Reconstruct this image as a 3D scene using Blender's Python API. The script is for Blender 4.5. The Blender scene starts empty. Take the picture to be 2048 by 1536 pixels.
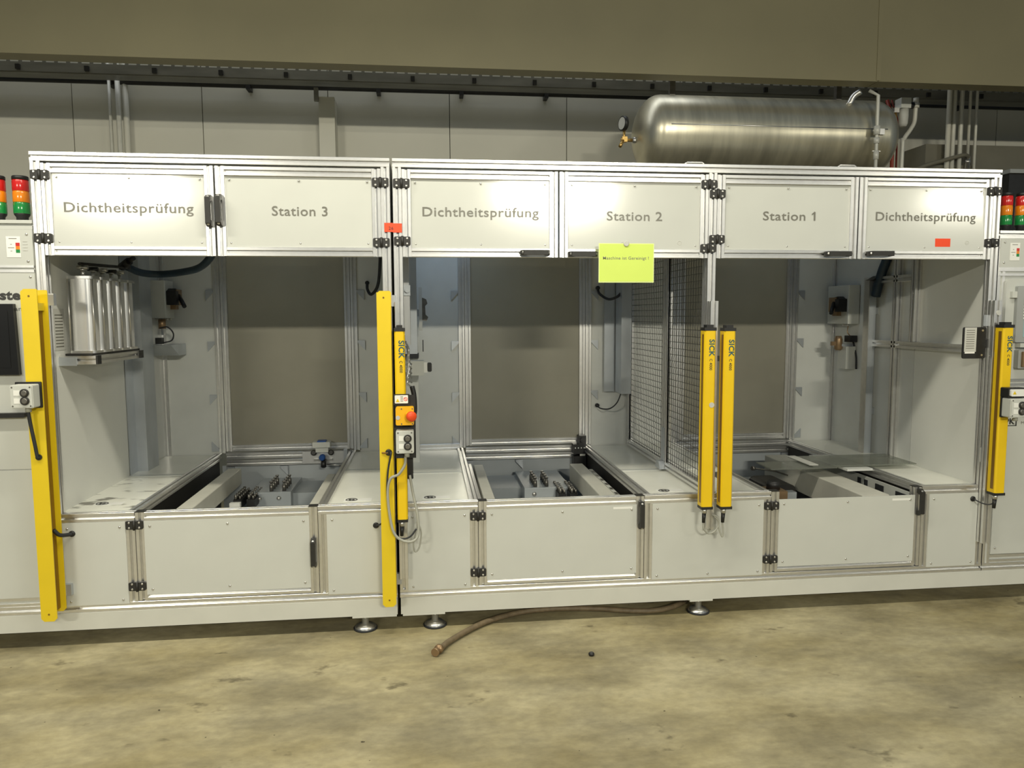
import bpy, math, random
from mathutils import Matrix, Vector
random.seed(7)
scene = bpy.context.scene
col = scene.collection

# ------------------------------------------------------------------ camera
def make_camera():
    f_px, yaw, pitch, roll = 1482.6, 0.1129, 0.0922, 0.0044
    cy, sy, cp, sp = math.cos(yaw), math.sin(yaw), math.cos(pitch), math.sin(pitch)
    fw = Vector((sy*cp, cy*cp, -sp)); r = Vector((cy, -sy, 0)); d = fw.cross(r)
    cr, sr = math.cos(roll), math.sin(roll)
    r2 = r*cr + d*sr; d2 = -r*sr + d*cr
    cam = bpy.data.cameras.new('camera'); cam.sensor_width = 36.0; cam.lens = f_px/2048*36.0
    cam.clip_start = 0.05; cam.clip_end = 60
    o = bpy.data.objects.new('camera', cam); col.objects.link(o)
    up, back = -d2, -fw
    o.matrix_world = Matrix(((r2.x, up.x, back.x, 0), (r2.y, up.y, back.y, -3.2445), (r2.z, up.z, back.z, 1.4024), (0, 0, 0, 1)))
    scene.camera = o
make_camera()

# ------------------------------------------------------------------ light of the hall
world = bpy.data.worlds.new('hall_air'); scene.world = world; world.use_nodes = True
bg = world.node_tree.nodes['Background']; bg.inputs[0].default_value = (0.58, 0.78, 1.0, 1); bg.inputs[1].default_value = 0.13

def area(name, loc, target, sx, sy, power, colr):
    l = bpy.data.lights.new(name, 'AREA'); l.shape = 'RECTANGLE'; l.size = sx; l.size_y = sy; l.energy = power; l.color = colr
    o = bpy.data.objects.new(name, l); col.objects.link(o); o.location = loc
    o.rotation_euler = (Vector(target) - Vector(loc)).to_track_quat('-Z', 'Y').to_euler()
    return o
WARM = (1.0, 0.95, 0.78)
# far row of lamps behind the camera: lights the fronts and, at a low angle, the inside of the stations
for x, p in ((-4.5, 220), (2.05, 290), (9.2, 120)):
    area('hall_lamp_far_row', (x, -8.5, 3.65), (x, -7.3, 2.6), 1.5, 0.16, p, WARM)
# near row of lamps high in front of the machine: lights the floor and the fronts from above
for x, p in ((-2.1, 46), (-0.1, 54), (2.2, 23)):
    area('hall_lamp_near_row', (x, -1.13, 3.3), (x, -1.13, 0), 1.5, 0.12, p, WARM)

# roof light strip in the bay between the overhead girder and the back wall
area('roof_light', (-1.0, 2.42, 5.15), (-1.0, 2.42, 0), 7.0, 0.9, 48, (0.92, 0.96, 1.0))

vs = scene.view_settings
vs.view_transform = 'Standard'; vs.look = 'None'; vs.gamma = 1.0; vs.exposure = 0.0; vs.use_curve_mapping = False

# ------------------------------------------------------------------ materials
MATS = {}
def mat(name, c, rough=0.5, metal=0.0, noise=None, spec=None, coat=0.0, bump=None):
    m = bpy.data.materials.new(name); m.use_nodes = True
    nt = m.node_tree; b = nt.nodes['Principled BSDF']
    b.inputs['Base Color'].default_value = (*c, 1); b.inputs['Roughness'].default_value = rough; b.inputs['Metallic'].default_value = metal
    if spec is not None: b.inputs['Specular IOR Level'].default_value = spec
    if coat: b.inputs['Coat Weight'].default_value = coat; b.inputs['Coat Roughness'].default_value = 0.15
    if noise:
        sc, amt, stretch = noise
        tc = nt.nodes.new('ShaderNodeTexCoord'); mp = nt.nodes.new('ShaderNodeMapping'); mp.inputs['Scale'].default_value = stretch
        n = nt.nodes.new('ShaderNodeTexNoise'); n.inputs['Scale'].default_value = sc; n.inputs['Detail'].default_value = 6
        r = nt.nodes.new('ShaderNodeValToRGB')
        r.color_ramp.elements[0].position = 0.3; r.color_ramp.elements[1].position = 0.7
        r.color_ramp.elements[0].color = (*[v*(1-amt) for v in c], 1); r.color_ramp.elements[1].color = (*[min(1, v*(1+amt)) for v in c], 1)
        nt.links.new(tc.outputs['Object'], mp.inputs['Vector']); nt.links.new(mp.outputs['Vector'], n.inputs['Vector'])
        nt.links.new(n.outputs['Fac'], r.inputs['Fac']); nt.links.new(r.outputs['Color'], b.inputs['Base Color'])
        if bump:
            bp = nt.nodes.new('ShaderNodeBump'); bp.inputs['Strength'].default_value = bump; bp.inputs['Distance'].default_value = 0.002
            nt.links.new(n.outputs['Fac'], bp.inputs['Height']); nt.links.new(bp.outputs['Normal'], b.inputs['Normal'])
    MATS[name] = m
    return m
mat('aluminium', (0.76, 0.755, 0.74), 0.30, 0.9, (40, 0.04, (1, 1, 1)))
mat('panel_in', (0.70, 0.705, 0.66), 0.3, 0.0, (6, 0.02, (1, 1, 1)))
mat('panel', (0.555, 0.565, 0.53), 0.135, 0.0, (6, 0.02, (1, 1, 1)), spec=0.6)
mat('panel_grey', (0.62, 0.63, 0.60), 0.33, 0.0, (5, 0.05, (1, 1, 1)))
mat('base_paint', (0.58, 0.58, 0.53), 0.45, 0.0, (9, 0.03, (1, 1, 1)))
mat('pit_paint', (0.40, 0.43, 0.45), 0.42, 0.0, (7, 0.05, (1, 1, 1)))
mat('beam_paint', (0.58, 0.57, 0.50), 0.45, 0.0, (12, 0.05, (1, 1, 1)))
mat('yellow', (0.74, 0.535, 0.012), 0.42, 0.0, (8, 0.03, (1, 1, 1)))
mat('amber_dark', (0.20, 0.10, 0.006), 0.35, 0.0, (20, 0.2, (1, 1, 0.1)))
mat('curtain_yellow', (0.80, 0.53, 0.006), 0.38, 0.0, (8, 0.03, (1, 1, 1)))
mat('black', (0.012, 0.012, 0.012), 0.45, 0.0, (30, 0.2, (1, 1, 1)))
mat('charcoal', (0.018, 0.017, 0.015), 0.5, 0.0, (30, 0.15, (1, 1, 1)))
mat('rubber', (0.02, 0.022, 0.025), 0.6, 0.0, (30, 0.2, (1, 1, 1)))
mat('steel', (0.62, 0.61, 0.58), 0.3, 0.9, (30, 0.05, (1, 1, 1)))
mat('dark_steel', (0.20, 0.19, 0.17), 0.38, 0.8, (30, 0.15, (1, 1, 1)))
mat('polished', (0.86, 0.86, 0.86), 0.24, 0.6, (60, 0.05, (1, 1, 0.05)))
mat('wire', (0.10, 0.10, 0.095), 0.4, 0.6, (30, 0.2, (1, 1, 1)))
mat('deck_clean', (0.84, 0.84, 0.76), 0.25, 0.0, (6, 0.03, (1, 1, 1)))
mat('galvanised', (0.50, 0.53, 0.56), 0.35, 0.6, (8, 0.12, (1, 1, 0.5)))
mat('letter', (0.16, 0.155, 0.13), 0.35, 0.0, (20, 0.05, (1, 1, 1)))
mat('letter_dark', (0.03, 0.03, 0.028), 0.4, 0.0, (20, 0.05, (1, 1, 1)))
mat('letter_blue', (0.03, 0.10, 0.12), 0.4, 0.0, (20, 0.05, (1, 1, 1)))
mat('paper', (0.80, 0.80, 0.76), 0.6, 0.0, (20, 0.02, (1, 1, 1)))
mat('paper_grey', (0.52, 0.52, 0.48), 0.5, 0.0, (20, 0.03, (1, 1, 1)))
mat('notice', (0.62, 0.77, 0.14), 0.65, 0.0, (6, 0.03, (1, 1, 1)))
mat('notice_edge', (0.75, 0.85, 0.36), 0.65, 0.0, (6, 0.03, (1, 1, 1)))
mat('red_tag', (0.85, 0.07, 0.015), 0.5, 0.0, (20, 0.04, (1, 1, 1)))
mat('red_lens', (0.55, 0.015, 0.012), 0.22, 0.0, (10, 0.1, (1, 1, 1)), coat=0.5)
mat('orange_lens', (0.75, 0.22, 0.005), 0.22, 0.0, (10, 0.1, (1, 1, 1)), coat=0.5)
mat('green_lens', (0.01, 0.22, 0.045), 0.22, 0.0, (10, 0.1, (1, 1, 1)), coat=0.5)
mat('stop_red', (0.80, 0.075, 0.012), 0.4, 0.0, (10, 0.03, (1, 1, 1)))
mat('stop_yellow', (0.85, 0.45, 0.004), 0.42, 0.0, (10, 0.03, (1, 1, 1)))
mat('box_grey', (0.56, 0.57, 0.53), 0.5, 0.0, (20, 0.03, (1, 1, 1)))
mat('cable_grey', (0.35, 0.35, 0.30), 0.5, 0.0, (20, 0.05, (1, 1, 1)))
mat('blue_plastic', (0.02, 0.08, 0.28), 0.4, 0.0, (20, 0.05, (1, 1, 1)))
mat('blue_hose', (0.012, 0.03, 0.05), 0.5, 0.0, (20, 0.2, (1, 1, 1)))
mat('brass', (0.55, 0.36, 0.12), 0.35, 0.85, (20, 0.1, (1, 1, 1)))
mat('bronze', (0.30, 0.20, 0.11), 0.4, 0.6, (20, 0.1, (1, 1, 1)))
mat('hose_brown', (0.16, 0.12, 0.07), 0.55, 0.0, (30, 0.25, (1, 1, 1)))
mat('pipe_paint', (0.60, 0.59, 0.52), 0.4, 0.1, (20, 0.05, (1, 1, 1)))
mat('pipe_red', (0.30, 0.035, 0.015), 0.5, 0.0, (20, 0.1, (1, 1, 1)))
mat('black_pipe', (0.025, 0.025, 0.025), 0.45, 0.2, (20, 0.2, (1, 1, 1)))
mat('duct_paint', (0.225, 0.198, 0.108), 0.55, 0.0, (1.2, 0.08, (1, 1, 1)))
mat('wall_core', (0.16, 0.155, 0.12), 0.6, 0.0, (3, 0.1, (1, 1, 1)))
mat('tray_metal', (0.24, 0.24, 0.22), 0.5, 0.4, (12, 0.2, (0.2, 1, 1)))
mat('wall_paint', (0.60, 0.585, 0.50), 0.55, 0.0, (1.5, 0.04, (1, 1, 1)))
mat('trunk_paint', (0.16, 0.15, 0.11), 0.55, 0.0, (5, 0.1, (1, 1, 1)))
mat('screen_black', (0.008, 0.008, 0.008), 0.25, 0.0, (5, 0.1, (1, 1, 1)))
mat('screen_teal', (0.30, 0.44, 0.46), 0.3, 0.0, (5, 0.05, (1, 1, 1)))
mat('screen_frame', (0.36, 0.37, 0.36), 0.4, 0.2, (5, 0.05, (1, 1, 1)))
mat('tank_metal', (0.60, 0.56, 0.43), 0.33, 0.8, (3.0, 0.22, (5, 1, 0.8)))

def tinted(name, tint, gloss_rough, haze):
    m = bpy.data.materials.new(name); m.use_nodes = True; nt = m.node_tree
    for n in list(nt.nodes): nt.nodes.remove(n)
    out = nt.nodes.new('ShaderNodeOutputMaterial'); tr = nt.nodes.new('ShaderNodeBsdfTransparent'); tr.inputs[0].default_value = (*tint, 1)
    pb = nt.nodes.new('ShaderNodeBsdfPrincipled'); pb.inputs['Roughness'].default_value = gloss_rough
    tc = nt.nodes.new('ShaderNodeTexCoord'); n = nt.nodes.new('ShaderNodeTexNoise'); n.inputs['Scale'].default_value = 4; n.inputs['Detail'].default_value = 5
    rp = nt.nodes.new('ShaderNodeValToRGB'); rp.color_ramp.elements[0].color = (*[v*0.9 for v in haze[1]], 1); rp.color_ramp.elements[1].color = (*[v*1.1 for v in haze[1]], 1)
    nt.links.new(tc.outputs['Object'], n.inputs['Vector']); nt.links.new(n.outputs['Fac'], rp.inputs['Fac']); nt.links.new(rp.outputs['Color'], pb.inputs['Base Color'])
    mx = nt.nodes.new('ShaderNodeMixShader'); mx.inputs[0].default_value = haze[0]
    nt.links.new(tr.outputs[0], mx.inputs[1]); nt.links.new(pb.outputs[0], mx.inputs[2]); nt.links.new(mx.outputs[0], out.inputs['Surface'])
    MATS[name] = m
tinted('smoked_pane', (0.55, 0.53, 0.45), 0.22, (0.60, (0.46, 0.44, 0.36)))
tinted('acrylic', (0.72, 0.74, 0.70), 0.15, (0.45, (0.26, 0.27, 0.24)))

def floor_material():
    m = bpy.data.materials.new('concrete'); m.use_nodes = True; nt = m.node_tree; b = nt.nodes['Principled BSDF']
    tc = nt.nodes.new('ShaderNodeTexCoord')
    def noise(scale, detail, stretch, p0, p1, c0, c1):
        mp = nt.nodes.new('ShaderNodeMapping'); mp.inputs['Scale'].default_value = stretch
        n = nt.nodes.new('ShaderNodeTexNoise'); n.inputs['Scale'].default_value = scale; n.inputs['Detail'].default_value = detail; n.inputs['Roughness'].default_value = 0.62
        r = nt.nodes.new('ShaderNodeValToRGB'); r.color_ramp.elements[0].position = p0; r.color_ramp.elements[1].position = p1
        r.color_ramp.elements[0].color = c0; r.color_ramp.elements[1].color = c1
        nt.links.new(tc.outputs['Object'], mp.inputs['Vector']); nt.links.new(mp.outputs['Vector'], n.inputs['Vector']); nt.links.new(n.outputs['Fac'], r.inputs['Fac'])
        return r.outputs['Color'], n.outputs['Fac']
    a, _ = noise(1.9, 10, (0.8, 1.5, 1), 0.33, 0.70, (0.300, 0.250, 0.125, 1), (0.500, 0.445, 0.285, 1))
    s, _ = noise(3.0, 10, (0.75, 1.5, 1), 0.36, 0.60, (0.62, 0.62, 0.63, 1), (1.03, 1.03, 1.03, 1))
    g, fac = noise(22, 8, (1, 1.6, 1), 0.3, 0.72, (0.80, 0.80, 0.80, 1), (1.08, 1.08, 1.06, 1))
    sp, _ = noise(5.5, 4, (0.9, 1.5, 1), 0.28, 0.35, (0.48, 0.47, 0.45, 1), (1, 1, 1, 1))
    sp2, _ = noise(26, 2, (1, 1.2, 1), 0.215, 0.235, (0.22, 0.20, 0.17, 1), (1, 1, 1, 1))
    cur = a
    for k in (s, g, sp, sp2):
        mx = nt.nodes.new('ShaderNodeMix'); mx.data_type = 'RGBA'; mx.blend_type = 'MULTIPLY'; mx.inputs[0].default_value = 1.0
        nt.links.new(cur, mx.inputs[6]); nt.links.new(k, mx.inputs[7]); cur = mx.outputs[2]
    nt.links.new(cur, b.inputs['Base Color']); b.inputs['Roughness'].default_value = 0.62
    bp = nt.nodes.new('ShaderNodeBump'); bp.inputs['Strength'].default_value = 0.12; bp.inputs['Distance'].default_value = 0.004
    nt.links.new(fac, bp.inputs['Height']); nt.links.new(bp.outputs['Normal'], b.inputs['Normal'])
    MATS['concrete'] = m
floor_material()

def deck_material():
    # white deck sheet with dark oil smears of their own shape
    m = bpy.data.materials.new('deck'); m.use_nodes = True; nt = m.node_tree; b = nt.nodes['Principled BSDF']
    tc = nt.nodes.new('ShaderNodeTexCoord'); mp = nt.nodes.new('ShaderNodeMapping'); mp.inputs['Scale'].default_value = (3.2, 7, 1)
    n = nt.nodes.new('ShaderNodeTexNoise'); n.inputs['Scale'].default_value = 1.6; n.inputs['Detail'].default_value = 7
    r = nt.nodes.new('ShaderNodeValToRGB'); r.color_ramp.elements[0].position = 0.37; r.color_ramp.elements[1].position = 0.43
    r.color_ramp.elements[0].color = (0.20, 0.19, 0.16, 1); r.color_ramp.elements[1].color = (0.84, 0.84, 0.76, 1)
    nt.links.new(tc.outputs['Object'], mp.inputs['Vector']); nt.links.new(mp.outputs['Vector'], n.inputs['Vector']); nt.links.new(n.outputs['Fac'], r.inputs['Fac'])
    nt.links.new(r.outputs['Color'], b.inputs['Base Color']); b.inputs['Roughness'].default_value = 0.3
    MATS['deck'] = m
deck_material()

# ------------------------------------------------------------------ mesh building
class MB:
    def __init__(s): s.v = []; s.f = []; s.sm = []
    def add(s, vs, fs, smooth=False):
        k = len(s.v); s.v += [tuple(p) for p in vs]
        for f in fs: s.f.append([k+i for i in f]); s.sm.append(smooth)
        return s
    def box(s, x0, x1, y0, y1, z0, z1):
        return s.add([(x0,y0,z0),(x1,y0,z0),(x1,y1,z0),(x0,y1,z0),(x0,y0,z1),(x1,y0,z1),(x1,y1,z1),(x0,y1,z1)],
                     [(0,3,2,1),(4,5,6,7),(0,1,5,4),(1,2,6,5),(2,3,7,6),(3,0,4,7)])
    def prism(s, poly, axis, a, b, smooth=False):
        # poly: 2D points in the two other axes (x: yz, y: xz, z: xy)
        def P(u, w, t): return {'x': (t,u,w), 'y': (u,t,w), 'z': (u,w,t)}[axis]
        n = len(poly); k = len(s.v)
        s.v += [P(u,w,a) for u,w in poly] + [P(u,w,b) for u,w in poly]
        for i in range(n):
            j = (i+1) % n; s.f.append([k+i, k+j, k+n+j, k+n+i]); s.sm.append(smooth)
        s.f.append([k+i for i in range(n)][::-1]); s.sm.append(False); s.f.append([k+n+i for i in range(n)]); s.sm.append(False)
        return s
    def rbox(s, axis, u0, u1, w0, w1, a, b, r=0.004, n=3):
        pts = []
        for cx, cw, a0 in ((u1-r, w1-r, 0), (u0+r, w1-r, 90), (u0+r, w0+r, 180), (u1-r, w0+r, 270)):
            for i in range(n+1):
                t = math.radians(a0 + 90*i/n); pts.append((cx + r*math.cos(t), cw + r*math.sin(t)))
        return s.prism(pts, axis, a, b)
    def cyl(s, p0, p1, r, n=14, r1=None):
        return s.tube([p0, p1], r, n, r_end=r1)
    def tube(s, pts, r, n=8, r_end=None):
        pts = [Vector(p) for p in pts]; m = len(pts); k = len(s.v)
        d0 = (pts[1]-pts[0]).normalized(); ref = Vector((0,0,1)) if abs(d0.z) < 0.9 else Vector((1,0,0))
        u = d0.cross(ref).normalized()
        for i, p in enumerate(pts):
            d = (pts[min(i+1,m-1)] - pts[max(i-1,0)]).normalized()
            u = (u - d*u.dot(d)).normalized(); w = d.cross(u)
            rr = r if r_end is None else r + (r_end-r)*i/(m-1)
            for j in range(n):
                t = 2*math.pi*j/n; s.v.append(tuple(p + (u*math.cos(t) + w*math.sin(t))*rr))
        for i in range(m-1):
            for j in range(n):
                j2 = (j+1) % n; s.f.append([k+i*n+j, k+i*n+j2, k+(i+1)*n+j2, k+(i+1)*n+j]); s.sm.append(n > 5)
        s.f.append([k+j for j in range(n)][::-1]); s.sm.append(False); s.f.append([k+(m-1)*n+j for j in range(n)]); s.sm.append(False)
        return s
    def lathe(s, prof, o, axis, n=20):
        # prof: (radius, distance along axis)
        o = Vector(o); ax = Vector(axis).normalized(); ref = Vector((0,0,1)) if abs(ax.z) < 0.9 else Vector((1,0,0))
        u = ax.cross(ref).normalized(); w = ax.cross(u); k = len(s.v); m = len(prof)
        for r, h in prof:
            for j in range(n):
                t = 2*math.pi*j/n; s.v.append(tuple(o + ax*h + (u*math.cos(t)+w*math.sin(t))*max(r, 1e-5)))
        for i in range(m-1):
            for j in range(n):
                j2 = (j+1) % n; s.f.append([k+i*n+j, k+i*n+j2, k+(i+1)*n+j2, k+(i+1)*n+j]); s.sm.append(True)
        s.f.append([k+j for j in range(n)][::-1]); s.sm.append(False); s.f.append([k+(m-1)*n+j for j in range(n)]); s.sm.append(False)
        return s
    def slot(s, axis, u0, u1, w0, w1, a, b, g=0.0049, d=0.014, c=0.0012):
        # slotted aluminium extrusion: one T slot in the middle of each side (two where the side is wide)
        pts = []
        def side(p, q):
            L = math.dist(p, q); ex, ey = (q[0]-p[0])/L, (q[1]-p[1])/L; nx, ny = -ey, ex   # counter-clockwise: inside is to the left
            k = 1 if L < 0.06 else 2
            def at(t, dep): return (p[0]+ex*t+nx*dep, p[1]+ey*t+ny*dep)
            pts.append(at(c, 0))
            for i in range(k):
                m = L*(2*i+1)/(2*k)
                pts.extend([at(m-g-0.001, 0), at(m-g, 0.001), at(m-g, d), at(m+g, d), at(m+g, 0.001), at(m+g+0.001, 0)])
            pts.append(at(L-c, 0))
        side((u0,w0),(u1,w0)); side((u1,w0),(u1,w1)); side((u1,w1),(u0,w1)); side((u0,w1),(u0,w0))
        return s.prism(pts, axis, a, b)
    def mesh(s, name, m, base=False):
        me = bpy.data.meshes.new(name); off = Vector((0,0,0))
        if base:
            xs, ys, zs = zip(*s.v); off = Vector(((min(xs)+max(xs))/2, (min(ys)+max(ys))/2, min(zs)))
        me.from_pydata([tuple(Vector(p)-off) for p in s.v], [], s.f)
        me.polygons.foreach_set('use_smooth', s.sm)
        me.materials.append(MATS[m]); me.update()
        import bmesh
        bm = bmesh.new(); bm.from_mesh(me); bmesh.ops.recalc_face_normals(bm, faces=bm.faces); bm.to_mesh(me); bm.free()
        return me, off
W = {}
def put(name, me, parent=None, M=None, label=None):
    o = bpy.data.objects.new(name, me); col.objects.link(o)
    M = M or Matrix()
    if parent: o.parent = parent; o.matrix_parent_inverse = W[parent.name].inverted()
    o.matrix_basis = M; W[o.name] = M.copy()
    if label: o['label'] = label
    if name in ('screw_heads', 'hinge_screws', 'handle_screws', 'cover_screws', 'print_rows', 'tick_marks', 'vent_slots', 'soft_keys', 'plungers', 'bolt_heads', 'dots', 'rivets', 'screws'): o['kind'] = 'stuff'
    return o
def part(name, mb, m, parent, label=None, kind=None):
    me, off = mb.mesh(name, m, True)
    o = put(name, me, parent, Matrix.Translation(off), label)
    if kind: o['kind'] = kind
    return o
def tag(o, label, cat, group=None, kind=None):
    if label: o['label'] = label
    if cat: o['category'] = cat
    if group: o['group'] = group
    if kind: o['kind'] = kind
    return o
def thing(name, label, cat, loc, group=None):
    return tag(put(name, None, None, Matrix.Translation(Vector(loc))), label, cat, group)
def solid(name, mb, m, label, cat, group=None):
    return tag(part(name, mb, m, None), label, cat, group)
def struct(name, mb, m, parent=None):
    o = part(name, mb, m, parent)
    if not parent: o['kind'] = 'structure'
    return o
def curve_pts(ctrl, n=8):
    P = [Vector(p) for p in ctrl]; P = [P[0]*2-P[1]] + P + [P[-1]*2-P[-2]]; out = []
    for i in range(1, len(P)-2):
        for k in range(n):
            t = k/n; a, b, c, d = P[i-1:i+3]
            out.append(0.5*((2*b) + (c-a)*t + (2*a-5*b+4*c-d)*t*t + (3*b-a-3*c+d)*t**3))
    out.append(P[-2]); return out

TXT = {}
def text_mesh(s, width, cap, m, bold=0.0):
    key = (s, width, cap, m, bold)
    if key in TXT: return TXT[key]
    c = bpy.data.curves.new('lettering', 'FONT'); c.body = s; c.size = 1.0; c.offset = bold; c.resolution_u = 3; c.space_character = 1.06
    o = bpy.data.objects.new('lettering', c); col.objects.link(o)
    dg = bpy.context.evaluated_depsgraph_get(); me = bpy.data.meshes.new_from_object(o.evaluated_get(dg))
    bpy.data.objects.remove(o); bpy.data.curves.remove(c)
    xs = [v.co.x for v in me.vertices]; x0, x1 = min(xs), max(xs); sx = width/(x1-x0); sz = cap/0.73
    for v in me.vertices: v.co = ((v.co.x-x0)*sx, -0.0, v.co.y*sz)
    me.materials.clear(); me.materials.append(MATS[m]); TXT[key] = me
    return me
def lettering(s, x, y, z, width, cap, parent, m='letter', bold=0.0, down=False):
    # one mesh for each word
    me = text_mesh(s, width, cap, m, bold)
    M = Matrix.Translation((x, y, z))
    if down: M = M @ Matrix.Rotation(math.pi/2, 4, 'Y')
    n = len(s.split())
    if n == 1: return put('lettering', me, parent, M)
    iv = sorted((min(me.vertices[i].co.x for i in p.vertices), max(me.vertices[i].co.x for i in p.vertices)) for p in me.polygons)
    gaps = []; right = iv[0][1]
    for a, b in iv:
        if a > right: gaps.append((a-right, (a+right)/2))
        right = max(right, b)
    cuts = sorted(c for _, c in sorted(gaps)[-(n-1):])
    for k in range(n):
        lo, hi = (cuts[k-1] if k else -1e9), (cuts[k] if k < n-1 else 1e9)
        mp, vs_, fs = {}, [], []
        for p in me.polygons:
            if not lo < p.center.x < hi: continue
            f = []
            for i in p.vertices:
                if i not in mp: mp[i] = len(vs_); vs_.append(tuple(me.vertices[i].co))
                f.append(mp[i])
            fs.append(f)
        w = bpy.data.meshes.new('lettering'); w.from_pydata(vs_, [], fs); w.materials.append(MATS[m])
        put('lettering', w, parent, M)

P = 0.038
# shared small meshes ------------------------------------------------
def shared(name, mb, m): return mb.mesh(name, m)[0]
hinge_mb = MB().rbox('y', -0.035, 0.035, -0.0185, 0.0185, -0.008, 0, 0.006).cyl((0,-0.0085,-0.021), (0,-0.0085,0.021), 0.0055, 10)
HINGE = shared('hinge', hinge_mb, 'charcoal')
hs = MB()
for x in (-0.0205, 0.0205):
    for z in (-0.011, 0.011): hs.lathe([(0.0046, 0), (0.0046, 0.0012), (0.003, 0.002), (0.0018, 0.0012)], (x, -0.0078, z), (0, -1, 0), 10)
HSCREW = shared('hinge_screws', hs, 'steel')
HL = 0.128
hp = [(-HL/2, 0), (-HL/2, -0.016), (-HL/2+0.012, -0.036), (HL/2-0.012, -0.036), (HL/2, -0.016), (HL/2, 0), (HL/2-0.02, 0), (HL/2-0.026, -0.022), (-HL/2+0.026, -0.022), (-HL/2+0.02, 0)]
HANDLE_H = shared('handle', MB().prism([(p[0], p[1]) for p in hp], 'z', -0.010, 0.010), 'charcoal')
HHS = shared('handle_screws', MB().lathe([(0.0055,0),(0.0055,0.0015),(0.0025,0.0015)], (-HL/2+0.008,-0.0285,0), (-0.6,-0.8,0), 10).lathe([(0.0055,0),(0.0055,0.0015),(0.0025,0.0015)], (HL/2-0.008,-0.0285,0), (0.6,-0.8,0), 10), 'steel')
def add_hinge(parent, x, z, y=0.0):
    T = Matrix.Translation((x, y, z)); put('hinge', HINGE, parent, T); put('hinge_screws', HSCREW, parent, T)
def add_handle(parent, x, z, vertical, y=0.0):
    T = Matrix.Translation((x, y, z))
    if vertical: T = T @ Matrix.Rotation(math.pi/2, 4, 'Y')
    put('handle', HANDLE_H, parent, T); put('handle_screws', HHS, parent, T)
def screws(parent, pts, y, r=0.0052):
    mb = MB()
    for x, z in pts: mb.lathe([(r, 0), (r, 0.0012), (r*0.7, 0.003), (r*0.35, 0.0036)], (x, y, z), (0, -1, 0), 8)
    return part('screw_heads', mb, 'steel', parent)
GUS = shared('gusset', MB().prism([(0,0.030),(0.045,0.030),(0.045,0.018),(0,-0.030)], 'y', -0.018, 0.018), 'galvanised')
def gusset(parent, x, y, z, flip, up=False):
    M = Matrix.Translation((x, y, z))
    if flip: M = M @ Matrix.Rotation(math.pi, 4, 'Z')
    if up: M = M @ Matrix.Rotation(math.pi, 4, 'X')
    put('gusset', GUS, parent, M)

# ------------------------------------------------------------------ the hall
fl = struct('floor', MB().box(-9, 12, -9, 3.2, -0.1, 0.0), 'concrete')
wall = struct('wall_back', MB().box(-9, 12, 3.03, 3.2, 0, 5.2), 'wall_core')  # darker core behind the panels, seen in their joints
xj = [-9, -6.58, -5.61, -4.64, -3.67, -2.70, -1.735, -0.765, 0.205, 1.175, 2.145, 3.115, 4.085, 5.055, 6.02, 7.0, 12]
for a, b in zip(xj[:-1], xj[1:]):
    struct('wall_panel', MB().box(a+0.003, b-0.003, 3.0, 3.03, 0, 5.2), 'wall_paint', wall)

du = thing('overhead_girder', 'huge olive-grey overhead girder running along the top of the picture', 'girder', (0, 1.8, 3.0))
part('girder_section', MB().box(-9, 3.130, 1.75, 1.88, 3.008, 5.2), 'duct_paint', du)
part('girder_section', MB().box(3.136, 12, 1.75, 1.88, 3.008, 5.2), 'duct_paint', du)
part('joint_strip', MB().box(3.118, 3.148, 1.746, 1.87, 3.014, 5.2), 'duct_paint', du)
ct = thing('cable_tray', 'perforated steel cable tray hanging just below the large duct', 'cable tray', (0, 2.2, 3.0))
# side rail with a row of slots: top strip, bottom strip and the webs between the slots
part('side_rail', MB().box(-9, 9, 2.72, 2.726, 3.195, 3.262).box(-9, 9, 2.72, 2.726, 3.282, 3.32), 'tray_metal', ct)
wb = MB(); x = -4.0
while x < 5.6: wb.box(x, x+0.024, 2.72, 2.726, 3.262, 3.282); x += 0.082
part('slot_webs', wb, 'tray_metal', ct, kind='stuff')
part('tray_floor', MB().box(-9, 9, 2.726, 2.86, 3.188, 3.195), 'tray_metal', ct)
x = -3.9
while x < 5.6:
    part('rung', MB().box(x, x+0.03, 2.70, 2.719, 3.205, 3.24), 'black_pipe', ct); x += 0.475
bp_ = thing('black_conduit', 'long black conduit pipe clipped along the back wall', 'pipe', (0, 2.9, 3.13))
part('pipe', MB().cyl((-9, 2.93, 3.198), (9, 2.93, 3.205), 0.022, 10), 'black_pipe', bp_)
for x in (-3.4, -2.38, -1.36, -0.36, 0.30, 0.99, 1.95, 4.62, 5.4):
    part('clip', MB().box(x-0.016, x+0.016, 2.90, 2.998, 3.165, 3.232), 'black_pipe', bp_)
cl = thing('steel_column', 'pale grey square steel column standing against the back wall', 'column', (-0.75, 2.9, 0))
part('shaft', MB().box(-0.815, -0.695, 2.82, 3.0, 0, 3.10), 'wall_paint', cl)
part('bracket', MB().box(-0.845, -0.812, 2.79, 2.82, 3.06, 3.16), 'tray_metal', cl)
tk = solid('wall_trunking', MB().box(4.15, 7.2, 2.66, 2.99, 2.635, 2.81).box(4.15, 7.2, 2.62, 2.99, 2.60, 2.634), 'trunk_paint', 'dark olive trunking box on the wall behind the five right pipes', 'trunking')
dm = thing('dark_opening_box', 'black box standing in for the dark opening behind the right signal towers', 'dark opening', (5.4, 2.2, 0))
part('body', MB().box(4.58, 6.6, 2.25, 2.95, 0, 2.50), 'black', dm)  # black box put in place of the dark opening
part('top_ledge', MB().box(4.56, 6.6, 2.22, 2.95, 2.50, 2.53), 'screen_frame', dm)

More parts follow.
